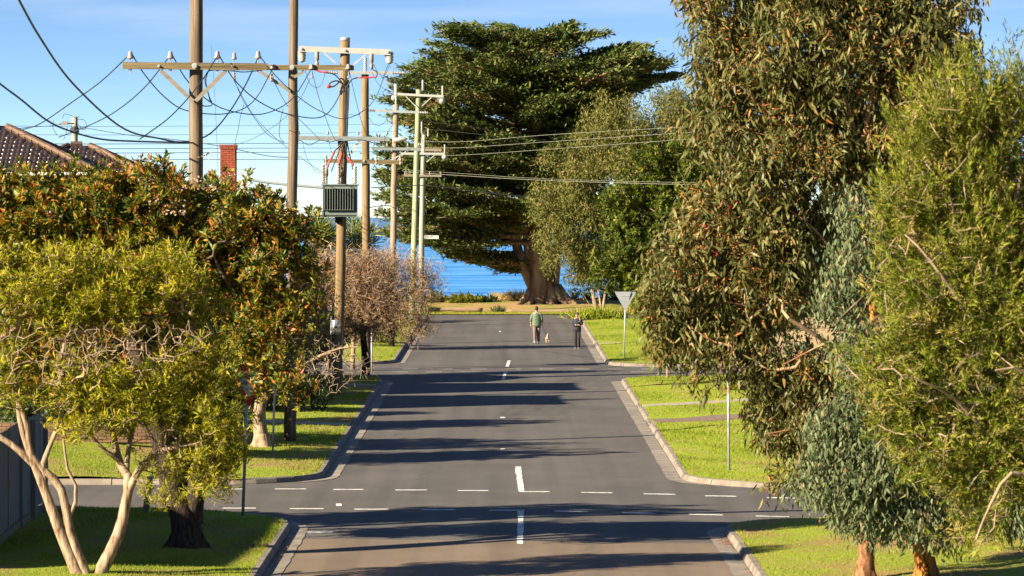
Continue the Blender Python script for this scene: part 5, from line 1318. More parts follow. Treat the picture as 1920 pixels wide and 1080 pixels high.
# ---- dense shrubs filling the gardens behind
def shrub(name, label, px, py, Y, ell, n, per, L, Wd, mat, tint, seed, spread=.13, tmpl=T_DIAM, shell=.7, gap=.2, cat="shrub", group=None, r_tip=.006, wood="twig_dark", kind="whorl", open_=.85):
    rng = np.random.default_rng(seed); root, b = tree_root(name, label, cat, px, py, Y, group); c = crown_points(ell, Y, n, rng, shell=shell, gap=gap); sk = Skeleton()
    top = P(ell[0][0], ell[0][1], Y); sk.limb([b - V3(0, 0, .05), (b + top) / 2 + V3(.05, 0, 0), top], .07, .03); sk.grow(c, rng, .35, .1, .4); sk.radii(r_tip, 2.3, .06)
    tag(link_mesh("stems", sk.mesh(M[wood], 0, 9, 4), root), kind="stuff")
    add_crown(root, "crown", [sp_whorl(c, rng, per, spread, L, Wd, tint, (-.1, -.2, .6), open_, tmpl) if kind == "whorl" else sp_pendulous(c, rng, per, spread, L, Wd, tint, tmpl)], M[mat]); return root
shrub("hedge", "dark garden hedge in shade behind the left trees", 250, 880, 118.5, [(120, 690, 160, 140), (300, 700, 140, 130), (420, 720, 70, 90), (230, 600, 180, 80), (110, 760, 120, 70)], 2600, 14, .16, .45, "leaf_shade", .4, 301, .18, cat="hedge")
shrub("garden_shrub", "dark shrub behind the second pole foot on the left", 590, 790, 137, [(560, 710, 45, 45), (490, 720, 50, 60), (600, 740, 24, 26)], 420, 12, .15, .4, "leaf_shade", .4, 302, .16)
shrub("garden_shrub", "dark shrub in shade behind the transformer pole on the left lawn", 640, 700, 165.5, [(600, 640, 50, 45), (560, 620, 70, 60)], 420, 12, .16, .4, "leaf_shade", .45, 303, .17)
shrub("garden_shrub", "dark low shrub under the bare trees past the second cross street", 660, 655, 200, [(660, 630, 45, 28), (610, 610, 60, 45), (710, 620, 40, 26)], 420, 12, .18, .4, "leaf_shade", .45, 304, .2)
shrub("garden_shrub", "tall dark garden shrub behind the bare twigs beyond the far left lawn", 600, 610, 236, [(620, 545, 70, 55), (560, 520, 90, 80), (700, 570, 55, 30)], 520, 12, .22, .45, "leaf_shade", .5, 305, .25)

# ---- yucca behind the transformer
def yucca(label, px, top_py, Y, seed, heads):
    rng = np.random.default_rng(seed); b = P(px, 0, Y); b[2] = ground_z(b[0], Y); root = empty("yucca", b); tag(root, label, "yucca", "yuccas behind the transformer pole")
    top = P(px, top_py + 22, Y)
    trunk_tube([b - V3(0, 0, .1), (b + top) / 2 + V3(.08, 0, 0), top], [.09, .07, .06], M["twig_brown"], root, "trunk", 10, .1, seed, 14)
    for i in range(heads):
        c = top + rng.normal(0, 1, 3) * np.array([.34, .3, .34]) if i else top; n = 64; d = unit(rng.normal(size=(n, 3)) + V3(0, 0, .35)); L = rng.uniform(.55, .95, n)
        V, f, t = leaves_mesh(np.repeat(c[None], n, 0) + d * .03, d, unit(np.cross(d, rng.normal(size=d.shape))), L, .045, T_LANCE, np.clip(.55 + .5 * -np.minimum(d[:, 2], 0) + rng.normal(0, .15, n), 0, 1))
        tag(link_mesh("leaf_rosette", mesh_from(V, f, M["leaf_yucca"], False, t), root), kind="stuff")
yucca("spiky yucca heads just left of the transformer pole below the box", 615, 418, 173, 41, 9); yucca("spiky yucca head just right of the transformer pole below the box", 661, 428, 174, 42, 8)

# ---- great cypress by the sea
def cypress():
    rng = np.random.default_rng(104); Y = 266.0; s = S(Y); axis_px = 1002
    root, b = tree_root("cypress_tree", "huge spreading dark cypress with a flared trunk at the end of the street", "tree", 1022, 580, Y)
    zs = lambda py: EYE - (py - HOR) / s
    b = V3(b[0], Y, b[2] - .2)
    trunk_tube([b, P(1020, 560, Y), P(1017, 520, Y), P(1008, 470, Y), P(1000, 400, Y), P(1000, 250, Y), P(992, 110, Y)], [.88, .82, .74, .60, .48, .32, .1], M["bark_cypress"], root, "trunk", 28, .12, 3, 60, .20)
    for i, (pts, ra, rb) in enumerate([([(1008, 560, -.3), (992, 520, -.4), (976, 485, -.3), (964, 440, 0), (945, 380, .3), (920, 300, .5)], .40, .16), ([(1035, 555, .2), (1040, 500, .3), (1045, 440, .6), (1060, 360, 1), (1090, 270, 1.5)], .40, .16), ([(1000, 430), (960, 330, -1), (900, 250, -2), (850, 190, -2.5)], .3, .08), ([(1000, 380), (1060, 280, -1), (1120, 200, -2), (1180, 150, -2)], .3, .08)]):
        trunk_tube(px_path(pts, Y), [ra, rb], M["bark_cypress"], root, "limb", 14, .08, 20 + i, 24)
    # ragged outline: half widths (m) left / right of the axis by height
    ys_ = np.array([42, 60, 90, 120, 150, 190, 230, 280, 330, 380, 420, 450, 475, 505]); 
    lf = np.array([95, 172, 208, 212, 262, 272, 278, 295, 300, 308, 300, 262, 205, 70]) / s; rt = np.array([70, 120, 195, 238, 265, 180, 150, 130, 110, 95, 80, 70, 40, 15]) / s
    ax0 = P(axis_px, 300, Y)[0]; sk = Skeleton(); sk.limb(px_path([(1017, 520), (1008, 470), (1000, 400), (1000, 250), (992, 60)], Y), .5, .1)
    plates = []; boughs = MB(); nb = 245
    for i in range(nb):
        py = rng.choice([rng.uniform(390, 450), rng.uniform(440, 512)]) if i > nb - 26 else 58 + (478 - 58) * ((i + rng.uniform(0, 1)) / (nb - 26)) ** .98 if i > 22 else rng.uniform(48, 78); th = i * 2.39996 + rng.normal(0, .25); th = math.pi + rng.normal(0, .7) if i > nb - 26 else th
        if nb - 64 < i <= nb - 26: th = rng.normal(0 if i % 3 else math.pi, .8); py = rng.uniform(62, 160)
        cs, sn = math.cos(th), math.sin(th)
        if py > 425 and (abs(cs) < .55 or (i <= nb - 26 and rng.random() < .45)): continue
        side = np.interp(py, ys_, lf) if cs < 0 else np.interp(py, ys_, rt); R_ = side * abs(cs) + (1 - abs(cs)) * min(np.interp(py, ys_, lf), 7.5); R_ *= rng.uniform(.84, 1.08) if i > 22 else rng.uniform(.3, 1.0)
        z1 = zs(py); lift = rng.uniform(.13, .27) * R_ * (1 if py < 400 else -.6); z0 = z1 - lift * .9 - .4
        p0 = np.array([ax0 + cs * .3 + (.55 if py > 440 else 0), Y + sn * .3, z0]); xr = (side * (R_ / max(side * abs(cs) + (1 - abs(cs)) * min(np.interp(py, ys_, lf), 7.5), .1))) * math.copysign(abs(cs) ** .5, cs); p3 = np.array([ax0 + xr, Y + sn * R_, z1 + .15 * lift]); bend = rng.normal(0, .35, 3) * np.array([1, 1, .3])
        pts = spline([p0, p0 + (p3 - p0) * .35 + V3(0, 0, -.08 * lift) + bend * .5, p0 + (p3 - p0) * .72 + V3(0, 0, .05 * lift) + bend, p3], 16)
        boughs.tube(pts, np.linspace(.035 * R_ ** .6 + .05, .025, 16), 6)
        st = rng.uniform(.18, .45) if py < 440 else rng.uniform(.45, .7)
        for t in np.arange(st, 1.0, .62 / max(R_, 1.5)):
            c = pts[int(t * 15)]; wd = (.35 + 1.25 * math.sin(math.pi * min(1, t * .92)) ** .8) * min(1, R_ / 5)
            for k in range(2): 
                if rng.random() < .88: plates.append((*(c + V3(-sn, cs, 0) * rng.normal(0, .42) * wd + V3(0, 0, rng.uniform(0, .12))), th + rng.normal(0, .35), .45 + .55 * wd * rng.uniform(.6, 1.1)))
    boughs.build("boughs", M["bark_cypress"], root, True)["kind"] = "stuff"
    cents = np.array(plates); c3 = cents[:, :3]
    per = 74; n = len(cents) * per; th = np.repeat(cents[:, 3], per); outd = np.stack([np.cos(th), np.sin(th), np.zeros(n)], 1); side = np.stack([-np.sin(th), np.cos(th), np.zeros(n)], 1)
    sz = np.repeat(cents[:, 4], per); a = rng.normal(0, .50, n); bq = rng.normal(0, .38, n)
    p = np.repeat(c3, per, 0) + outd * (a * sz)[:, None] + side * (bq * sz)[:, None]; p[:, 2] += np.abs(rng.normal(0, .085, n)) - .12 * np.abs(bq) * sz + .14 * a * sz + .07 * np.sin(a * 7 + bq * 6)
    d = outd * .9 + side * (bq * .9)[:, None] + rng.normal(0, .40, (n, 3)); d[:, 2] = .30 + rng.normal(0, .40, n)
    tint = np.clip(.52 + np.repeat(rng.normal(0, .11, len(cents)), per) + rng.normal(0, .16, n) + .12 * a, .01, .9); tint[np.repeat(rng.random(len(cents)) < .05, per)] = .98
    V, f, t = leaves_mesh(p, d, rng.normal(size=(n, 3)) * .5 + V3(0, 0, 1), rng.uniform(.22, .50, n), rng.uniform(.08, .18, n), T_DIAM, tint)
    tag(link_mesh("crown", mesh_from(V, f, M["leaf_cypress"], False, t), root), kind="stuff")
    # roots spreading over the earth
    for k, (dx, L) in enumerate(((-2.4, .26), (-1.5, .3), (-.4, .3), (.9, .3), (1.9, .28), (2.7, .22))):
        e = b + V3(dx * .72, -.9 - .3 * (k % 2), 0); e[2] = ground_z(e[0], e[1]) - .02; trunk_tube([b + V3(dx * .3, -.4, 1.3), b + V3(dx * .52, -.7, .5), e], [L * 1.1, L, .1], M["bark_cypress"], root, "buttress_root", 8, .1, k, 10)
cypress()

# ---- trees right of the street end
def gum_mid():
    rng = np.random.default_rng(105); Y = 240.0
    root, b = tree_root("gum_tree", "olive brown eucalyptus overlapping the right side of the cypress", "tree", 1215, 600, Y); sk = Skeleton()
    sk.limb(px_path([(1215, 604), (1210, 540), (1195, 470), (1180, 400), (1175, 320), (1180, 230)], Y), .42, .08)
    for pts in ([(1195, 470), (1140, 400), (1100, 340), (1080, 300)], [(1180, 400), (1230, 320), (1270, 250), (1285, 210)], [(1200, 500), (1120, 460), (1060, 440)], [(1178, 330), (1130, 270), (1120, 230)], [(1190, 440), (1280, 400), (1330, 340)]): sk.limb(px_path(pts, Y), .16, .04, start=0)
    ell = [(1180, 215, 60, 42), (1245, 195, 60, 34), (1120, 245, 62, 48), (1290, 225, 45, 45), (1195, 275, 80, 55), (1090, 315, 58, 50), (1140, 345, 75, 60), (1050, 375, 50, 48), (1095, 425, 68, 60), (1050, 445, 34, 42), (1088, 488, 36, 32), (1230, 300, 80, 60), (1310, 290, 60, 60), (1180, 410, 80, 60), (1340, 350, 60, 70), (1370, 300, 60, 80), (1380, 400, 60, 70), (1030, 410, 28, 35), (1095, 522, 18, 16)]
    c = clumped(ell, Y, 210, 13, .52, rng, 350, .74, .3); sk.grow(c, rng, .6, .2, .3); sk.radii(.014, 2.3, .14)
    sk.parts(root, "trunk", M["bark_gum"], .07, 9, 8); tag(link_mesh("branches", sk.mesh(M["bark_gum"], 0, .07, 4), root), kind="stuff")
    add_crown(root, "crown", [sp_pendulous(c, rng, 40, .22, .24, .22, .48, T_DIAM, .75, .55)], M["leaf_olive"])
gum_mid()
def dark_mid():
    rng = np.random.default_rng(106); Y = 226.0
    root, b = tree_root("broadleaf_tree", "dense deep green tree in front of the olive eucalyptus on the right", "tree", 1260, 612, Y); sk = Skeleton()
    sk.limb(px_path([(1260, 616), (1258, 560), (1262, 500), (1268, 420), (1272, 340)], Y), .3, .07)
    for pts in ([(1260, 540), (1200, 500), (1150, 490)], [(1264, 480), (1320, 430), (1350, 390)], [(1266, 440), (1215, 390), (1200, 340)], [(1258, 560), (1310, 520), (1350, 510)]): sk.limb(px_path(pts, Y), .13, .04, start=0)
    ell = [(1225, 315, 38, 45), (1285, 295, 50, 45), (1335, 335, 45, 40), (1250, 370, 70, 45), (1170, 385, 32, 40), (1185, 445, 60, 40), (1250, 440, 70, 55), (1310, 420, 60, 60), (1140, 495, 42, 26), (1205, 500, 60, 36), (1280, 510, 70, 50), (1340, 500, 50, 70), (1230, 545, 50, 25), (1175, 512, 40, 30), (1330, 575, 60, 35), (1260, 575, 45, 26)]
    c = clumped(ell, Y, 190, 13, .48, rng, 400, .74, .2); sk.grow(c, rng, .6, .18, .3); sk.radii(.013, 2.3, .12)
    sk.parts(root, "trunk", M["bark_dark"], .06, 9, 8); tag(link_mesh("branches", sk.mesh(M["twig_brown"], 0, .06, 4), root), kind="stuff")
    add_crown(root, "crown", [sp_whorl(c, rng, 30, .27, .20, .55, .45, (-.2, -.2, .6), .9, T_DIAM)], M["leaf_dark"])
dark_mid()
def corner_small():
    rng = np.random.default_rng(107); Y = 245.0
    root, b = tree_root("small_tree", "small tree on bare leaning stems rising from a grassy clump near the cypress", "tree", 1130, 596, Y); sk = Skeleton()
    sk.limb(px_path([(1122, 600), (1117, 575), (1112, 550), (1108, 525), (1112, 500)], Y), .17, .05); sk.limb(px_path([(1130, 602), (1126, 570), (1122, 545), (1118, 530)], Y), .09, .04); sk.limb(px_path([(1131, 600), (1132, 570), (1135, 545), (1132, 520), (1128, 495)], Y), .11, .04)
    sk.limb(px_path([(1118, 590), (1106, 572), (1096, 556), (1090, 548)], Y), .03, .015)
    c = crown_points([(1112, 495, 32, 26), (1140, 500, 36, 28), (1125, 470, 45, 28), (1100, 520, 24, 14), (1150, 525, 20, 14)], Y, 300, rng, gap=.35, shell=.4, gap_scale=.8); sk.grow(c, rng, .4, .15, .3); sk.radii(.012, 2.3, .08)
    sk.parts(root, "trunk", M["bark_pale"], .04, 9, 8); tag(link_mesh("branches", sk.mesh(M["twig_brown"], 0, .04, 4), root), kind="stuff"); add_crown(root, "crown", [sp_pendulous(c, rng, 16, .2, .2, .26, .62, T_LANCE, .3, .8)], M["leaf_dark"])
corner_small()
def clump(name, label, px, py, Y, rx, ry, n, L, mat, seed, Wd=.03, cat="grass clump", tint=.5, group=None, up=1.0):
    rng = np.random.default_rng(seed); b = P(px, py, Y); b[2] = ground_z(b[0], Y); p = b + rng.normal(0, .5, (n, 3)) * np.array([rx, ry, 0]); p[:, 2] = b[2]
    d = rng.normal(0, .55, (n, 3)); d[:, 2] = up + rng.normal(0, .25, n); l = L * rng.uniform(.5, 1.2, n)
    V, f, t = leaves_mesh(p, d, rng.normal(size=(n, 3)) + V3(0, -1, 1), l, Wd, T_LANCE, np.clip(tint + rng.normal(0, .2, n), 0, 1))
    o = link_mesh(name, mesh_from(V, f, M[mat], False, t)); return tag(o, label, cat, group)
clump("grass_clump", "bright strappy grass clump at the foot of the small leaning tree", 1125, 603, 243.6, 1.4, .7, 900, .8, "grass", 51, .05, tint=.45)
clump("grass_clump", "dry tan grass tuft on the cliff edge just left of the cypress trunk", 966, 577, 274, 1.0, .5, 600, .75, "dry_grass", 52, .04)
clump("grass_clump", "smaller dry grass tuft farther left on the cliff edge", 935, 578, 276, .55, .4, 420, .55, "dry_grass", 53, .04)
clump("grass_clump", "dark weed tuft beside the gap between the log rails", 936, 588, 257, .4, .3, 160, .45, "leaf_shade", 54, .05)
# foreshore shrubs
gS = "low scrub along the cliff edge"
for i, (nm, lab, px, py, Y, ell, n, mat, tint) in enumerate((
    ("coastal_shrub", "rounded bright green bush on the cliff edge left of the street", 868, 580, 272, [(868, 566, 30, 12), (885, 570, 20, 9)], 200, "leaf_dark", .75),
    ("coastal_shrub", "dark low bush right of the bright cliff edge bush", 908, 582, 273, [(905, 569, 24, 12), (925, 573, 14, 8)], 170, "leaf_shade", .25),
    ("coastal_shrub", "brownish scrub behind the seventh pole foot", 825, 582, 274, [(820, 565, 26, 14), (845, 570, 20, 10), (800, 568, 20, 12)], 220, "leaf_olive", .55),
    ("coastal_shrub", "dark shaded hedge of scrub right of the cypress trunk", 1110, 588, 276, [(1080, 565, 28, 18), (1130, 560, 40, 22), (1180, 555, 45, 28), (1230, 550, 60, 40)], 620, "leaf_shade", .25),
    ("coastal_shrub", "dark scrub under the bare trees before the sea at left", 740, 588, 276, [(740, 570, 50, 16), (690, 566, 40, 20)], 300, "leaf_shade", .45))):
    shrub(nm, lab, px, py, Y, ell, n, 14, .2, .45, mat, tint, 320 + i, .2, group=gS, shell=.5, r_tip=.012)
shrub("garden_shrub", "yellow flowering shrub beside the give way sign back on the far right lawn", 1200, 602, 240, [(1198, 572, 17, 26), (1212, 582, 16, 20)], 240, 16, .16, .4, "leaf_melaleuca", .55, 330, .18, shell=.45)
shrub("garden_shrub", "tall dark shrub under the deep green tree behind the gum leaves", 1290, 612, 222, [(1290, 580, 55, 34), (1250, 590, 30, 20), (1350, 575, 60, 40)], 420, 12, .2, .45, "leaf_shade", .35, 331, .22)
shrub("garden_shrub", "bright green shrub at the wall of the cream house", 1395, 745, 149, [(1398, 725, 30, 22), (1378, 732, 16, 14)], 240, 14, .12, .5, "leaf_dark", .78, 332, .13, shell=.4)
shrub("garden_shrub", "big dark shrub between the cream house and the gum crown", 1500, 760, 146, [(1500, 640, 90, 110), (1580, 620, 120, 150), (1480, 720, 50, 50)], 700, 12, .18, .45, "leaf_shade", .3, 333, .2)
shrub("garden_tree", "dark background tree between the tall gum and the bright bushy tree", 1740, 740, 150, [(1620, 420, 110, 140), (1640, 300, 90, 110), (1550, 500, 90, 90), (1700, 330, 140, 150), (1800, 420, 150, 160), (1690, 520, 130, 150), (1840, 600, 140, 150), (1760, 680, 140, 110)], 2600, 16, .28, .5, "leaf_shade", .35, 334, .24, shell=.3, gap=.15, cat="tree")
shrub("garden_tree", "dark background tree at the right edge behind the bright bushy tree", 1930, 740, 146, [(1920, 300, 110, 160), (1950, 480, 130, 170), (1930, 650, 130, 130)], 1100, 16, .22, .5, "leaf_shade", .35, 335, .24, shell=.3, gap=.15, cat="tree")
# young staked street tree on the right
rt_, b_ = tree_root("street_tree", "slim young tree stem on the right lawn near the second cross street", "tree", 1252, 717, 163.0)
rng = np.random.default_rng(9); sk = Skeleton(); sk.limb(px_path([(1252, 722), (1251, 690), (1249, 650), (1246, 610), (1250, 570)], 161.5), .055, .03); c = crown_points([(1250, 580, 45, 40), (1230, 560, 30, 30), (1275, 560, 40, 40), (1250, 540, 45, 35)], 161.5, 160, rng, gap=.3); sk.grow(c, rng, .3, .1, .3); sk.radii(.007, 2.3, .03)
link_mesh("trunk", sk.mesh(M["bark_pale"], 0, 9, 6), rt_); add_crown(rt_, "crown", [sp_pendulous(c, rng, 12, .15, .16, .22, .5)], M["leaf_gum"])

# ---- the tall red brown gum on the right
def gum_tall():
    rng = np.random.default_rng(108); Y = 76.9
    root, b = tree_root("gum_tree", "tall dark leaved gum with orange flower stalks and a straight red brown trunk", "tree", 1623, 1082, Y); sk = Skeleton()
    root_flare(root, 1622.5, 1082, Y, .16, M["bark_red"], 1)
    sk.limb(px_path([(1622, 1092), (1624, 1040), (1622, 980), (1618, 900), (1612, 780, .2), (1606, 640, .3), (1608, 480, .3), (1610, 330, .1), (1608, 270, 0)], Y), .155, .075, n=60)
    for pts, ra, rb in [([(1610, 300), (1596, 240, -.4), (1575, 180, -.6), (1562, 130, -.6), (1550, 40, -.5), (1535, -80, -.3)], .06, .025), ([(1610, 300), (1622, 230, -.5), (1630, 150, -.6), (1628, 80, -.6), (1640, -40, -.4)], .06, .025), ([(1622, 200, -.5), (1680, 150, -.3), (1750, 90, 0), (1800, 40, .2)], .04, .02),
                        ([(1615, 760, .1), (1600, 700, -.3), (1570, 660, -.8), (1520, 625, -1.2), (1470, 595, -1.4)], .066, .034), ([(1608, 540, .2), (1560, 470, -.3), (1500, 410, -.6), (1430, 370, -.7), (1380, 340, -.6)], .026, .010), ([(1608, 420, .2), (1550, 330, -.4), (1480, 250, -.7), (1400, 180, -.7), (1350, 120, -.5)], .026, .010), ([(1612, 800, .1), (1560, 790, -.4), (1490, 800, -.7), (1430, 810, -.8)], .022, .010), ([(1610, 640, .2), (1660, 560, .2), (1720, 480, .3), (1780, 400, .4)], .026, .010), ([(1540, 640, -1), (1500, 660, -1.1), (1460, 680, -1.2)], .02, .01)]:
        sk.limb(px_path(pts, Y), ra, rb, start=0)
    ell = [(1540, 40, 150, 95), (1660, 30, 130, 90), (1770, 50, 60, 70), (1450, 70, 95, 90), (1345, 90, 42, 85), (1375, 160, 60, 80), (1460, 180, 110, 80), (1560, 180, 100, 80), (1660, 170, 100, 70), (1740, 170, 60, 60), (1370, 270, 55, 60), (1440, 290, 100, 70), (1540, 290, 90, 70), (1650, 270, 80, 60), (1420, 390, 95, 60), (1510, 400, 90, 70), (1330, 430, 70, 50), (1300, 490, 68, 55), (1390, 490, 100, 60), (1470, 520, 90, 60), (1265, 560, 45, 50), (1330, 580, 80, 55), (1420, 590, 90, 45), (1290, 630, 65, 36), (1370, 660, 70, 36), (1440, 700, 60, 50), (1500, 730, 60, 60), (1470, 800, 34, 55), (1490, 850, 45, 45), (1550, 700, 50, 60), (1540, -60, 200, 70), (1700, -60, 120, 70)]
    c = clumped(ell, Y, 250, 19, .31, rng, 300, .80, .35)
    for bx, pp in (((1592, 1632, 225, 330), .75), ((1540, 1600, 140, 235), .5), ((1622, 1650, 120, 230), .5), ((1462, 1592, 582, 668), .6), ((1335, 1402, 728, 900), .95), ((1080, 1206, 520, 730), .97), ((1190, 1250, 440, 520), .5)): c = c[~in_window(c, rng, bx, pp)]
    sk.grow(c, rng, .25, .08, .1, .06); sk.radii(.0045, 2.35, .035)
    sk.parts(root, "trunk", M["bark_red"], .085, 9, 16); sk.parts(root, "limb", M["bark_gum"], .017, .085, 8); link_mesh("twigs", sk.mesh(M["twig_red"], 0, .017, 4), root)["kind"] = "stuff"
    add_crown(root, "crown", [sp_pendulous(c, rng, 19, .115, .20, .20, .46, T_LANCE, .85, .5)], M["leaf_gum"])
    k = c[np.sin(c[:, 0] * 2.3 + c[:, 2] * 1.7) + rng.normal(0, .6, len(c)) > .1]; add_crown(root, "flower_stalks", [sp_pendulous(k, rng, 13, .10, .074, .24, .5, T_DIAM, .1, .9)], M["gum_bud"])
    fl = np.concatenate([P(px, py, Y) + V3(0, -1.0, 0) + rng.normal(0, .035, (7, 3)) for px, py in ((1365, 385), (1320, 430), (1312, 420), (1335, 475), (1265, 515), (1540, 128), (1375, 378), (1300, 403), (1360, 390))])
    V, f, t = leaves_mesh(fl, rng.normal(size=fl.shape), rng.normal(size=fl.shape), .045, .02, T_DIAM, np.zeros(len(fl))); tag(link_mesh("blossom", mesh_from(V, f, M["gum_flower"]), root), kind="stuff")
gum_tall()
def gum_blue():
    rng = np.random.default_rng(109); Y = 76.6
    root, b = tree_root("gum_tree", "blue green leaved gum with an orange peeling leaning trunk on the right", "tree", 1735, 1085, Y); sk = Skeleton()
    root_flare(root, 1736, 1085, Y, .17, M["bark_orange"], 2)
    sk.limb(px_path([(1737, 1095), (1730, 1045), (1724, 1005), (1716, 960), (1702, 900), (1685, 820), (1665, 720), (1640, 600), (1622, 480), (1615, 380)], Y), .165, .03, n=60)
    for pts, ra, rb in [([(1710, 940), (1660, 890, -.4), (1600, 860, -.7), (1540, 850, -.8)], .045, .014), ([(1700, 900), (1740, 860, .2), (1800, 840, .4), (1870, 870, .5), (1910, 900, .5)], .04, .014), ([(1690, 840), (1640, 790, -.4), (1590, 760, -.6)], .035, .014)]: sk.limb(px_path(pts, Y), ra, rb, start=0)
    ell = [(1560, 820, 70, 50), (1620, 850, 70, 55), (1590, 910, 90, 42), (1660, 890, 70, 50), (1530, 880, 50, 45), (1640, 950, 70, 30), (1690, 940, 50, 34), (1610, 770, 80, 50), (1660, 800, 50, 60), (1750, 930, 34, 50), (1755, 1000, 18, 34), (1600, 410, 32, 40), (1578, 465, 30, 30), (1612, 490, 30, 40), (1575, 560, 26, 28), (1600, 620, 30, 40), (1610, 700, 40, 50), (1885, 930, 40, 55), (1820, 900, 45, 35)]
    ell = [(*e[:4], -1.5) for e in ell]; c = clumped(ell, Y, 120, 17, .20, rng, 250, .6, .25); sk.grow(c, rng, .25, .07, .1, .06); sk.radii(.0042, 2.35, .035)
    sk.parts(root, "trunk", M["bark_orange"], .05, 9, 16); sk.parts(root, "limb", M["bark_gum"], .014, .05, 8); link_mesh("twigs", sk.mesh(M["twig_red"], 0, .014, 4), root)["kind"] = "stuff"
    add_crown(root, "crown", [sp_pendulous(c, rng, 18, .14, .14, .27, .52, T_LANCE, 1.0, .38)], M["leaf_blue"])
gum_blue()
def bottlebrush():
    rng = np.random.default_rng(110); Y = 63.0
    root, b = tree_root("bottlebrush_tree", "bright yellow green bushy tree closest to the camera at the right edge", "tree", 2040, 1270, Y); sk = Skeleton()
    sk.limb(px_path([(2040, 1290), (2010, 1100), (1975, 950), (1930, 800), (1880, 600), (1850, 420), (1830, 260)], Y), .16, .03)
    for pts in ([(1990, 1000), (2010, 800), (2020, 600), (2010, 400)], [(1875, 850), (1800, 760, -.5), (1740, 720, -.8), (1680, 700, -.9)], [(1865, 650), (1790, 560, -.5), (1730, 480, -.7), (1690, 440, -.6)], [(1855, 500), (1900, 380, -.2), (1930, 250), (1940, 150)], [(1975, 950), (1940, 900, -.7), (1880, 880, -1), (1840, 940, -1.1), (1815, 1000, -1.1)], [(1860, 560), (1800, 430), (1770, 320), (1765, 220)], [(1880, 900), (1960, 760, -.6), (1900, 690, -1), (1850, 690, -1.1)]): sk.limb(px_path(pts, Y), .045, .015, start=0)
    ell = [(1800, 200, 75, 70), (1760, 260, 70, 65), (1880, 210, 60, 80), (1910, 170, 35, 50), (1840, 300, 110, 70), (1740, 350, 80, 60), (1700, 430, 55, 50), (1800, 430, 120, 80), (1890, 430, 80, 110), (1700, 540, 70, 60), (1790, 570, 110, 80), (1880, 610, 90, 90), (1670, 650, 60, 50), (1750, 690, 100, 70), (1850, 750, 110, 80), (1700, 760, 60, 50), (1770, 820, 80, 50), (1860, 870, 90, 50), (1920, 800, 50, 130), (1820, 940, 40, 40), (1790, 910, 40, 30), (1840, 985, 30, 30), (1990, 500, 90, 250), (1990, 800, 80, 150)]
    c = clumped(ell, Y, 260, 19, .27, rng, 900, .80, .1)
    sp = np.array([P(px, py, Y) for px, py in ((1890, 75), (1888, 100), (1893, 130), (1905, 95), (1912, 115), (1915, 60), (1860, 120), (1780, 130), (1765, 150))])
    c = np.concatenate([c, sp]); sk.grow(c, rng, .22, .07, .2); sk.radii(.005, 2.35, .03)
    sk.parts(root, "trunk", M["bark_pale"], .03, 9, 10); tag(link_mesh("branches", sk.mesh(M["twig_grey"], 0, .03, 4), root), kind="stuff")
    ctr = P(1850, 560, Y); outw = unit((c - ctr) * np.array([1.6, 1.6, .8])) * .55
    parts = [sp_whorl(c, rng, 34, .27, .115, .15, .54, (-.1, -.15, .62), .62, T_DIAM, .13, .10, outw, .20)]
    tw = np.repeat(c[rng.random(len(c)) < .16], 2, 0); tw = tw + rng.normal(0, .06, tw.shape); dd = rng.normal(0, .5, tw.shape) + V3(-.2, -.3, -.25); Vt, ft, _ = leaves_mesh(tw, dd, rng.normal(size=tw.shape), rng.uniform(.2, .6, len(tw)), .016, T_DIAM, np.zeros(len(tw))); tag(link_mesh("twigs", mesh_from(Vt, ft, M["twig_grey"]), root), kind="stuff")
    add_crown(root, "crown", parts, M["leaf_bottle"])
    d = c[rng.random(len(c)) < .2] - V3(0, 0, .12); add_crown(root, "dead_sprays", [sp_pendulous(d, rng, 14, .12, .09, .10, .95, T_DIAM, .5, .6)], M["leaf_bottle"])
bottlebrush()
# trees out of frame on the left whose long shadows fall across the street
for i, (lab, px, Y, ell) in enumerate((("tree beyond the left edge shading the first cross street", -400, 87, [(-400, 260, 160, 120), (-380, 420, 150, 120), (-520, 330, 150, 150), (-480, 480, 140, 130), (-400, 560, 130, 100)]), ("tree beyond the left edge shading the middle of the block", -215, 108, [(-215, 330, 170, 110), (-190, 450, 160, 110), (-280, 400, 150, 150)]), ("second tree beyond the left edge shading the middle of the block", -140, 124, [(-140, 330, 140, 100), (-120, 440, 140, 100), (-190, 400, 120, 130)]), ("third tree beyond the left edge shading the far half of the block", -150, 131, [(-150, 420, 90, 80), (-150, 500, 90, 70)]))):
    shrub("garden_tree", lab, px, 850, Y, ell, 900, 16, .24, .5, "leaf_shade", .4, 340 + i, .2, shell=.4, cat="tree")

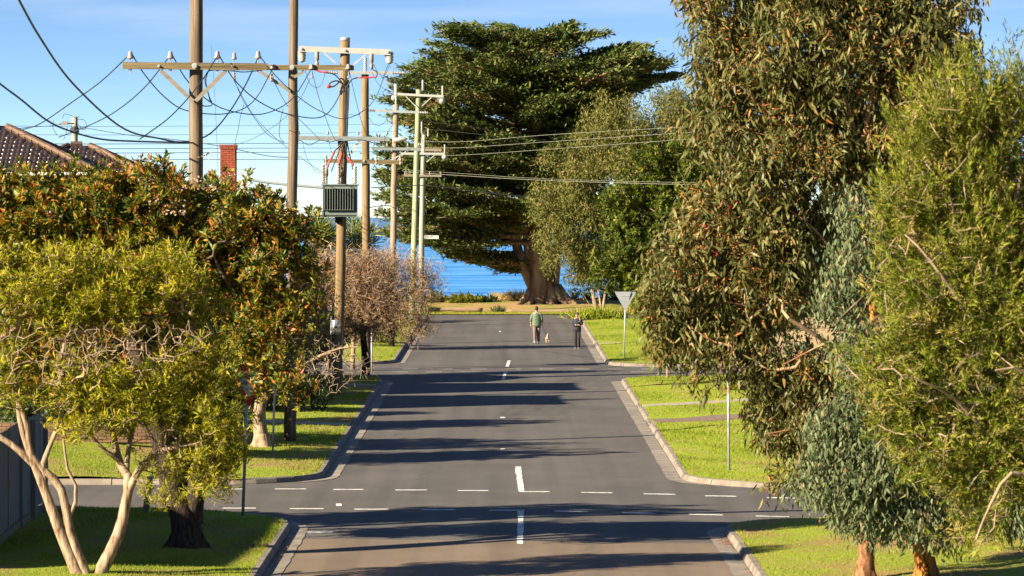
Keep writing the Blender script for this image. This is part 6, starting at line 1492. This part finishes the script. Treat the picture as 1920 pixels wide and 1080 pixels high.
# ---- grass: blades where the verges are close enough to see them
def blades(b, x0, x1, y0, y1, n, h, seed, wd=.012, clear=None):
    rng = np.random.default_rng(seed); s = BLOCKS[b][0]; y = rng.uniform(y0, y1, n); x = rng.uniform(x0, x1, n)
    keep = x > kerb_edge(b, y) + .14
    for (yc, w_) in CROSSINGS.get(b, []):
        dy = {("right_mid", 142.6): .12, ("right_mid", 132.9): .14, ("right_far", 201.5): .05}.get((b, yc), 0); half = 1.13 if yc == 132.9 else .78
        keep &= np.abs(y - yc - dy * (x - BLOCKS[b][1])) > half
    pn = np.sin(x * 1.3 + y * .31) + np.sin(x * .7 - y * .53 + 1) + np.sin(x * 2.9 + y * 1.1 + np.sin(y * .4) * 2); keep &= rng.random(n) < .66 + .17 * pn
    x, y, pn = x[keep], y[keep], pn[keep]; n = len(x); X = s * x; p = np.stack([X, y, vz(b, X, y) - .005], 1)
    d = rng.normal(0, .45, (n, 3)); d[:, 2] = 1; l = h * rng.uniform(.45, 1.25, n) * (1 + .15 * pn)
    edge = x < kerb_edge(b, y) + .35; l[edge] *= 1.35
    return leaves_mesh(p, d, rng.normal(size=(n, 3)), l, wd, T_BLADE, np.clip(.47 + rng.normal(0, .17, n) - .10 * pn, .02, .98))
for b, parts in {"left_near": [(4.5, 9.7, 74, 95.4, 42000, .05, 1)], "right_near": [(4.7, 11.5, 74, 94.4, 24000, .045, 2)], "left_mid": [(4.5, 15, 104.9, 128, 38000, .06, 3), (4.5, 10, 128, 165, 26000, .06, 4)], "right_mid": [(4.5, 12, 104.4, 130, 36000, .06, 5), (4.5, 12, 130, 164, 30000, .06, 6)], "right_far": [(4.3, 11, 176.6, 240, 36000, .07, 7)], "left_far": [(4.5, 10, 179, 242, 26000, .07, 8)]}.items():
    V, fs, t = join_leaves([blades(b, x0, x1, y0, y1, n, h, sd, .014 if y0 < 100 else .022) for (x0, x1, y0, y1, n, h, sd) in parts])
    if b == "right_near": t = np.clip(t + .22, 0, 1)
    o = link_mesh("grass", mesh_from(V, fs, M["grass"], False, t)); tag(o, {"left_near": "shaded mown grass on the near left corner", "right_near": "patchy sunlit grass under the gum trunks at right", "left_mid": "grass on the left verge between the two cross streets", "right_mid": "bright lawn on the right verge between the two cross streets", "right_far": "bright lawn on the far right behind the woman", "left_far": "grass on the far left verge under the bare trees"}[b], "grass", kind="stuff")
rng = np.random.default_rng(77); n = 9000; x = rng.uniform(-9, 9, n); y = rng.uniform(253.6, 256.6, n); p = np.stack([x, y, fore_z(x, y)], 1); d = rng.normal(0, .4, (n, 3)); d[:, 2] = 1
V, fs, t = leaves_mesh(p, d, rng.normal(size=(n, 3)), rng.uniform(.04, .13, n), .03, T_BLADE, np.clip(.5 + rng.normal(0, .25, n), 0, 1)); tag(link_mesh("grass", mesh_from(V, fs, M["grass"], False, t)), "thin strip of grass along the end of the street before the log rails", "grass", kind="stuff")
# ------------------------------------------------------------------ people and dog
M["skin"] = simple("skin", (0.33, 0.185, 0.125), .55, var=.06)
M["hair"] = simple("dark_hair", (0.022, 0.015, 0.012), .5, var=.3, scale=60)
M["jacket"] = simple("green_quilted_jacket", (0.072, 0.105, 0.062), .6, var=.12, scale=12)
M["trousers"] = simple("taupe_trousers", (0.115, 0.085, 0.072), .85, var=.12, scale=14)
M["white_shoe"] = simple("white_shoe", (0.42, 0.41, 0.40), .6, var=.06)
M["navy"] = simple("navy_jumper", (0.014, 0.017, 0.028), .8, var=.2, scale=20)
M["black_cloth"] = simple("black_trousers", (0.010, 0.009, 0.010), .8, var=.2, scale=20)
M["eye"] = simple("eye", (0.02, 0.015, 0.012), .2, var=0)
M["lip"] = simple("lip", (0.42, 0.16, 0.13), .5, var=.05)
M["dog_coat"] = simple("tan_and_cream_coat", (0.46, 0.33, 0.20), .9, var=.35, scale=7)
M["black_shoe"] = simple("black_shoe", (0.02, 0.02, 0.02), .6, var=.2)
def skinned(name, joints, edges, mat, parent, root_i=0, levels=2):
    """one continuous surface grown round a skeleton: joints = [(x,y,z,r)]"""
    me = bpy.data.meshes.new(name); me.from_pydata([j[:3] for j in joints], edges, []); me.materials.append(mat)
    o = link_mesh(name, me, parent); sm = o.modifiers.new("Skin", "SKIN"); sm.use_smooth_shade = True
    for i, j in enumerate(joints):
        v = me.skin_vertices[0].data[i]; r = j[3]; v.radius = (r, r) if np.isscalar(r) else r; v.use_root = (i == root_i)
    ss = o.modifiers.new("Subdivision", "SUBSURF"); ss.levels = levels; ss.render_levels = levels
    return o
def hand(parent, wrist, d, palm_n, thumb_side, curl=.45, k=1.0):
    """palm, four unequal fingers and a thumb, gently curled about palm_n"""
    w_ = np.asarray(wrist, float); d = unit(np.asarray(d, float)); nrm = unit(np.asarray(palm_n, float) - d * np.dot(palm_n, d)); sd = np.cross(d, nrm) * thumb_side
    J = [(*(w_), .026 * k), (*(w_ + d * .05 * k), .030 * k), (*(w_ + d * .085 * k), .028 * k)]; E = [(0, 1), (1, 2)]
    for off, ln in ((.032, .070), (.011, .080), (-.011, .074), (-.032, .058)):
        a = w_ + d * .092 * k + sd * off * k; i = len(J); d1 = unit(d + nrm * curl); d2 = unit(d + nrm * curl * 2.4)
        J += [(*a, .011 * k), (*(a + d1 * ln * .5 * k), .0095 * k), (*(a + d1 * ln * .5 * k + d2 * ln * .5 * k), .008 * k)]; E += [(2, i), (i, i + 1), (i + 1, i + 2)]
    i = len(J); a = w_ + d * .035 * k + sd * .034 * k; J += [(*a, .012 * k), (*(a + unit(d * .7 + sd * .7) * .035 * k), .0105 * k), (*(a + unit(d * .7 + sd * .7) * .035 * k + unit(d + nrm * .4) * .028 * k), .009 * k)]; E += [(1, i), (i, i + 1), (i + 1, i + 2)]
    return skinned("hand", J, E, M["skin"], parent, 1, 1)
def head_parts(root, c, f, long_hair):
    """face on an already built head: c centre, f = +1 looks away (+y), -1 looks at the camera"""
    for sx in (-1, 1):
        MB().loft([(c[0] + sx * .032, c[1] + f * .086, c[2] - .010, .001, .001), (c[0] + sx * .032, c[1] + f * .086, c[2] + .0, .013, .008), (c[0] + sx * .032, c[1] + f * .086, c[2] + .010, .001, .001)], 8).build("eye", M["eye"], root, True)
        MB().loft([(c[0] + sx * .078, c[1], c[2] - .035, .004, .01), (c[0] + sx * .082, c[1], c[2] - .01, .012, .02), (c[0] + sx * .082, c[1], c[2] + .02, .012, .022), (c[0] + sx * .078, c[1], c[2] + .032, .004, .01)], 8).build("ear", M["skin"], root, True)
    MB().tube([(c[0], c[1] + f * .085, c[2] + .01), (c[0], c[1] + f * .106, c[2] - .03), (c[0], c[1] + f * .09, c[2] - .042)], [.009, .016, .012], 8).build("nose", M["skin"], root, True)
    MB().tube([(c[0] - .026, c[1] + f * .078, c[2] - .066), (c[0], c[1] + f * .090, c[2] - .068), (c[0] + .026, c[1] + f * .078, c[2] - .066)], [.004, .008, .004], 8).build("mouth", M["lip"], root, True)
    rings = []
    for t in np.linspace(0, 1, 9):
        a = t * math.pi * .5; z = c[2] + .02 + math.sin(a) * .105; r = math.cos(a); rings.append((c[0], c[1] - f * .016 * (1 - t), z, max(.084 * r, .004), max(.098 * r, .004)))
    m = MB().loft(rings, 18)
    back = [(c[0], c[1] - f * .03, c[2] - .07, .066, .066), (c[0], c[1] - f * .034, c[2] - .03, .080, .072), (c[0], c[1] - f * .03, c[2] + .02, .084, .078), (c[0], c[1] - f * .03, c[2] + .06, .078, .076)]
    m.loft(back, 18)
    if long_hair: m.loft([(c[0] - .03, c[1] - f * .07, c[2] - .20, .03, .025), (c[0] - .02, c[1] - f * .085, c[2] - .10, .045, .035), (c[0], c[1] - f * .085, c[2] + .0, .05, .04)], 12)
    m.build("hair", M["hair"], root, True)

def man():
    Y = 204.6; b = P(1006, 643, Y); x0, z0 = b[0], float(gz(b[0], Y))
    root = empty("person", (x0, Y, z0)); tag(root, "person walking away in a green quilted jacket and taupe trousers, holding a dog lead", "person")
    q = lambda x, y, z: (x0 + x, Y + y, z0 + z)
    J = [q(0, 0, .95) + (.13,), q(0, 0, 1.12) + (.13,), q(0, .01, 1.32) + (.135,), q(0, .01, 1.45) + (.085,), q(0, .015, 1.53) + (.056,), q(0, .03, 1.60) + (.078,), q(0, .035, 1.67) + (.088,), q(0, .03, 1.735) + (.062,)]
    E = [(i, i + 1) for i in range(7)]
    def chain(start, pts):
        prev = start
        for p in pts: J.append(p); E.append((prev, len(J) - 1)); prev = len(J) - 1
    chain(3, [q(-.17, 0, 1.42) + (.065,), q(-.255, -.02, 1.17) + (.05,), q(-.275, .04, .96) + (.036,), q(-.275, .05, .93) + (.03,)])
    chain(3, [q(.17, 0, 1.42) + (.065,), q(.25, -.01, 1.17) + (.05,), q(.275, .08, .985) + (.036,), q(.277, .09, .955) + (.03,)])
    chain(0, [q(-.09, 0, .86) + (.085,), q(-.085, -.02, .50) + (.06,), q(-.085, -.14, .12) + (.042,)])
    chain(0, [q(.09, 0, .86) + (.085,), q(.085, .12, .50) + (.06,), q(.085, .10, .09) + (.042,)])
    skinned("body", J, E, M["skin"], root, 0)
    hand(root, q(-.275, .055, .92), (0, .1, -1), (1, .2, 0), -1, .4); hand(root, q(.277, .095, .945), (0, .15, -1), (-1, .3, 0), 1, .9)
    # jacket: quilted rings, sleeves to the forearm
    rings = [(*q(0, 0, .855), .215, .145)]; z = .86; i = 0
    for z in np.linspace(.87, 1.40, 25):
        w_ = np.interp(z, [.87, 1.0, 1.25, 1.36, 1.40], [.225, .225, .232, .215, .185]); rings.append((*q(0, .01, z), w_ - .010 * (i % 3 == 0), .152 - .008 * (i % 3 == 0))); i += 1
    rings += [(*q(0, .01, 1.45), .12, .10), (*q(0, .015, 1.50), .075, .075), (*q(0, .02, 1.54), .078, .078), (*q(0, .02, 1.545), .06, .06)]
    m = MB().loft(rings, 20)
    for s, pts in ((-1, [q(-.14, .01, 1.405), q(-.205, 0, 1.34), q(-.255, -.02, 1.17), q(-.27, .02, 1.06)]), (1, [q(.14, .01, 1.405), q(.205, 0, 1.34), q(.25, -.01, 1.17), q(.268, .04, 1.06)])):
        p = spline(pts, 15); m.tube(p, [(.082 - .022 * k / 14) * (.94 if k % 3 == 0 else 1) for k in range(15)], 12)
    m.build("jacket", M["jacket"], root, True)
    m = MB().loft([(*q(0, 0, .78), .05, .05), (*q(0, 0, .80), .19, .135), (*q(0, 0, .88), .20, .14), (*q(0, 0, .92), .19, .13)], 16)
    m.tube([q(-.095, 0, .86), q(-.09, -.02, .5), q(-.086, -.13, .13), q(-.086, -.135, .11)], [.105, .085, .07, .066], 14).tube([q(.095, 0, .86), q(.09, .12, .5), q(.086, .10, .11), q(.086, .10, .09)], [.105, .085, .07, .066], 14)
    m.build("trousers", M["trousers"], root, True)
    for x, y, z, tilt in ((-.088, -.14, .03, .03), (.088, .10, .0, .0)):
        MB().loft([(*q(x, y + .03, z + .004), .042, .13), (*q(x, y + .03, z + .03), .047, .138), (*q(x, y + .02, z + .06), .043, .12), (*q(x, y - .03, z + .10), .036, .06)], 14).build("shoe", M["white_shoe"], root, True)
    head_parts(root, V3(*q(0, .035, 1.66)), 1, False)
    return V3(*q(.277, .10, .875))
lead_hand = man()
def woman():
    Y = 198.0; b = P(1082, 656, Y); x0, z0 = b[0], float(gz(b[0], Y))
    root = empty("person", (x0, Y, z0)); tag(root, "person in navy jumper and black trousers facing the camera, hand raised to the ear", "person")
    q = lambda x, y, z: (x0 + x, Y + y, z0 + z)
    J = [q(0, 0, .92) + (.125,), q(0, 0, 1.08) + (.11,), q(0, -.01, 1.26) + (.115,), q(0, 0, 1.37) + (.075,), q(0, -.005, 1.44) + (.048,), q(0, -.02, 1.50) + (.07,), q(0, -.03, 1.565) + (.084,), q(0, -.02, 1.63) + (.06,)]
    E = [(i, i + 1) for i in range(7)]
    def chain(start, pts):
        prev = start
        for p in pts: J.append(p); E.append((prev, len(J) - 1)); prev = len(J) - 1
    chain(3, [q(-.15, 0, 1.34) + (.055,), q(-.21, .0, 1.10) + (.045,), q(-.08, -.17, 1.08) + (.034,), q(-.02, -.19, 1.085) + (.027,)])
    chain(3, [q(.15, 0, 1.34) + (.055,), q(.225, -.05, 1.13) + (.045,), q(.135, -.15, 1.33) + (.034,), q(.118, -.15, 1.40) + (.027,)])
    chain(0, [q(-.085, 0, .84) + (.085,), q(-.075, -.03, .48) + (.06,), q(-.075, -.03, .08) + (.04,)])
    chain(0, [q(.085, 0, .84) + (.085,), q(.07, -.06, .48) + (.06,), q(.065, -.12, .08) + (.04,)])
    skinned("body", J, E, M["skin"], root, 0)
    hand(root, q(-.01, -.19, 1.085), (1, -.05, .03), (0, .4, -1), 1, .3); hand(root, q(.116, -.148, 1.41), (-.15, .12, 1), (-1, .1, 0), -1, .6)
    m = MB().loft([(*q(0, 0, .83), .185, .135), (*q(0, 0, .88), .20, .145), (*q(0, 0, 1.02), .178, .13), (*q(0, -.01, 1.15), .18, .135), (*q(0, -.01, 1.24), .192, .14), (*q(0, 0, 1.33), .18, .11), (*q(0, 0, 1.385), .11, .085), (*q(0, 0, 1.41), .07, .066), (*q(0, 0, 1.415), .05, .05)], 18)
    for pts in ([q(-.12, 0, 1.345), q(-.175, 0, 1.28), q(-.212, 0, 1.12), q(-.19, -.06, 1.085), q(-.09, -.165, 1.08)], [q(.12, 0, 1.345), q(.18, -.01, 1.28), q(.225, -.05, 1.15), q(.215, -.08, 1.14), q(.14, -.145, 1.32)]):
        m.tube(spline(pts, 14), np.linspace(.072, .044, 14), 12)
    m.build("jumper", M["navy"], root, True)
    MB().box(q(.095, -.152, 1.245), (.045, .006, .02)).build("chest_mark", M["white_shoe"], root)
    m = MB().loft([(*q(0, 0, .76), .06, .05), (*q(0, 0, .79), .175, .13), (*q(0, 0, .87), .185, .135)], 16)
    m.tube([q(-.085, 0, .84), q(-.078, -.03, .48), q(-.076, -.03, .09), q(-.076, -.03, .07)], [.105, .085, .075, .07], 14).tube([q(.085, 0, .84), q(.073, -.06, .48), q(.067, -.11, .09), q(.067, -.11, .07)], [.105, .085, .075, .07], 14)
    m.build("trousers", M["black_cloth"], root, True)
    for x, y in ((-.078, -.08), (.068, -.17)):
        MB().loft([(*q(x, y, .004), .042, .12), (*q(x, y, .02), .044, .125)], 14).build("sole", M["white_shoe"], root, True)
        MB().loft([(*q(x, y, .021), .042, .12), (*q(x, y + .01, .05), .04, .105), (*q(x, y + .04, .085), .034, .055)], 14).build("shoe", M["black_shoe"], root, True)
    head_parts(root, V3(*q(0, -.03, 1.555)), -1, True)
woman()
def dog():
    Y = 204.9; b = P(1026.5, 642, Y); x0, z0 = b[0], float(gz(b[0], Y)); q = lambda x, y, z: (x0 + x, Y + y, z0 + z)
    root = empty("dog", (x0, Y, z0)); tag(root, "small cream and tan dog trotting away on a lead beside the person in green", "dog")
    J = [q(0, -.15, .27) + (.080,), q(0, -.03, .265) + (.070,), q(0, .10, .275) + (.088,), q(0, .18, .31) + (.06,), q(0, .22, .37) + (.045,), q(.015, .25, .43) + (.055,), q(.04, .29, .425) + (.036,), q(.06, .33, .415) + (.024,)]; E = [(i, i + 1) for i in range(7)]
    def chain(start, pts):
        prev = start
        for p in pts: J.append(p); E.append((prev, len(J) - 1)); prev = len(J) - 1
    for s in (-1, 1):
        chain(0, [q(s * .055, -.14, .23) + (.05,), q(s * .06, -.08, .16) + (.034,), q(s * .06, -.19 + .03 * s, .10) + (.018,), q(s * .06, -.17 + .03 * s, .02) + (.018,), q(s * .06, -.14 + .03 * s, .014) + (.016,)])
        chain(2, [q(s * .05, .11, .22) + (.04,), q(s * .052, .10, .12) + (.022,), q(s * .052, .12 - .04 * s, .02) + (.018,), q(s * .052, .145 - .04 * s, .014) + (.016,)])
    chain(0, [q(0, -.20, .31) + (.03,), q(0, -.225, .38) + (.028,), q(.005, -.19, .44) + (.026,), q(.01, -.14, .46) + (.014,)])
    skinned("body", J, E, M["dog_coat"], root, 0)
    for s in (-1, 1): MB().loft([(*q(.015 + s * .045, .245, .40), .008, .02), (*q(.015 + s * .05, .245, .44), .012, .028), (*q(.015 + s * .038, .245, .475), .01, .018), (*q(.015 + s * .03, .245, .485), .003, .006)], 8).build("ear", M["dog_coat"], root, True)
    MB().lathe(q(.062, .338, .415), [(.005, -.01), (.013, 0), (.005, .01)], 8, (.4, 1, 0)).build("nose", M["eye"], root, True)
    MB().lathe(q(0, .205, .345), [(.058, -.012), (.062, 0), (.058, .012)], 12, (0, .6, .8)).build("collar", M["red_ins"], root, True)
    return V3(*q(0, .20, .40))
col = dog()
tag(MB().tube(spline([lead_hand, lead_hand * .6 + col * .4 + V3(0, 0, -.10), lead_hand * .25 + col * .75 + V3(0, 0, -.09), col], 16), .009, 6).build("dog_lead", M["rubber"], None, True), "thin dark lead hanging from the hand of the person in green to the dog", "dog lead")
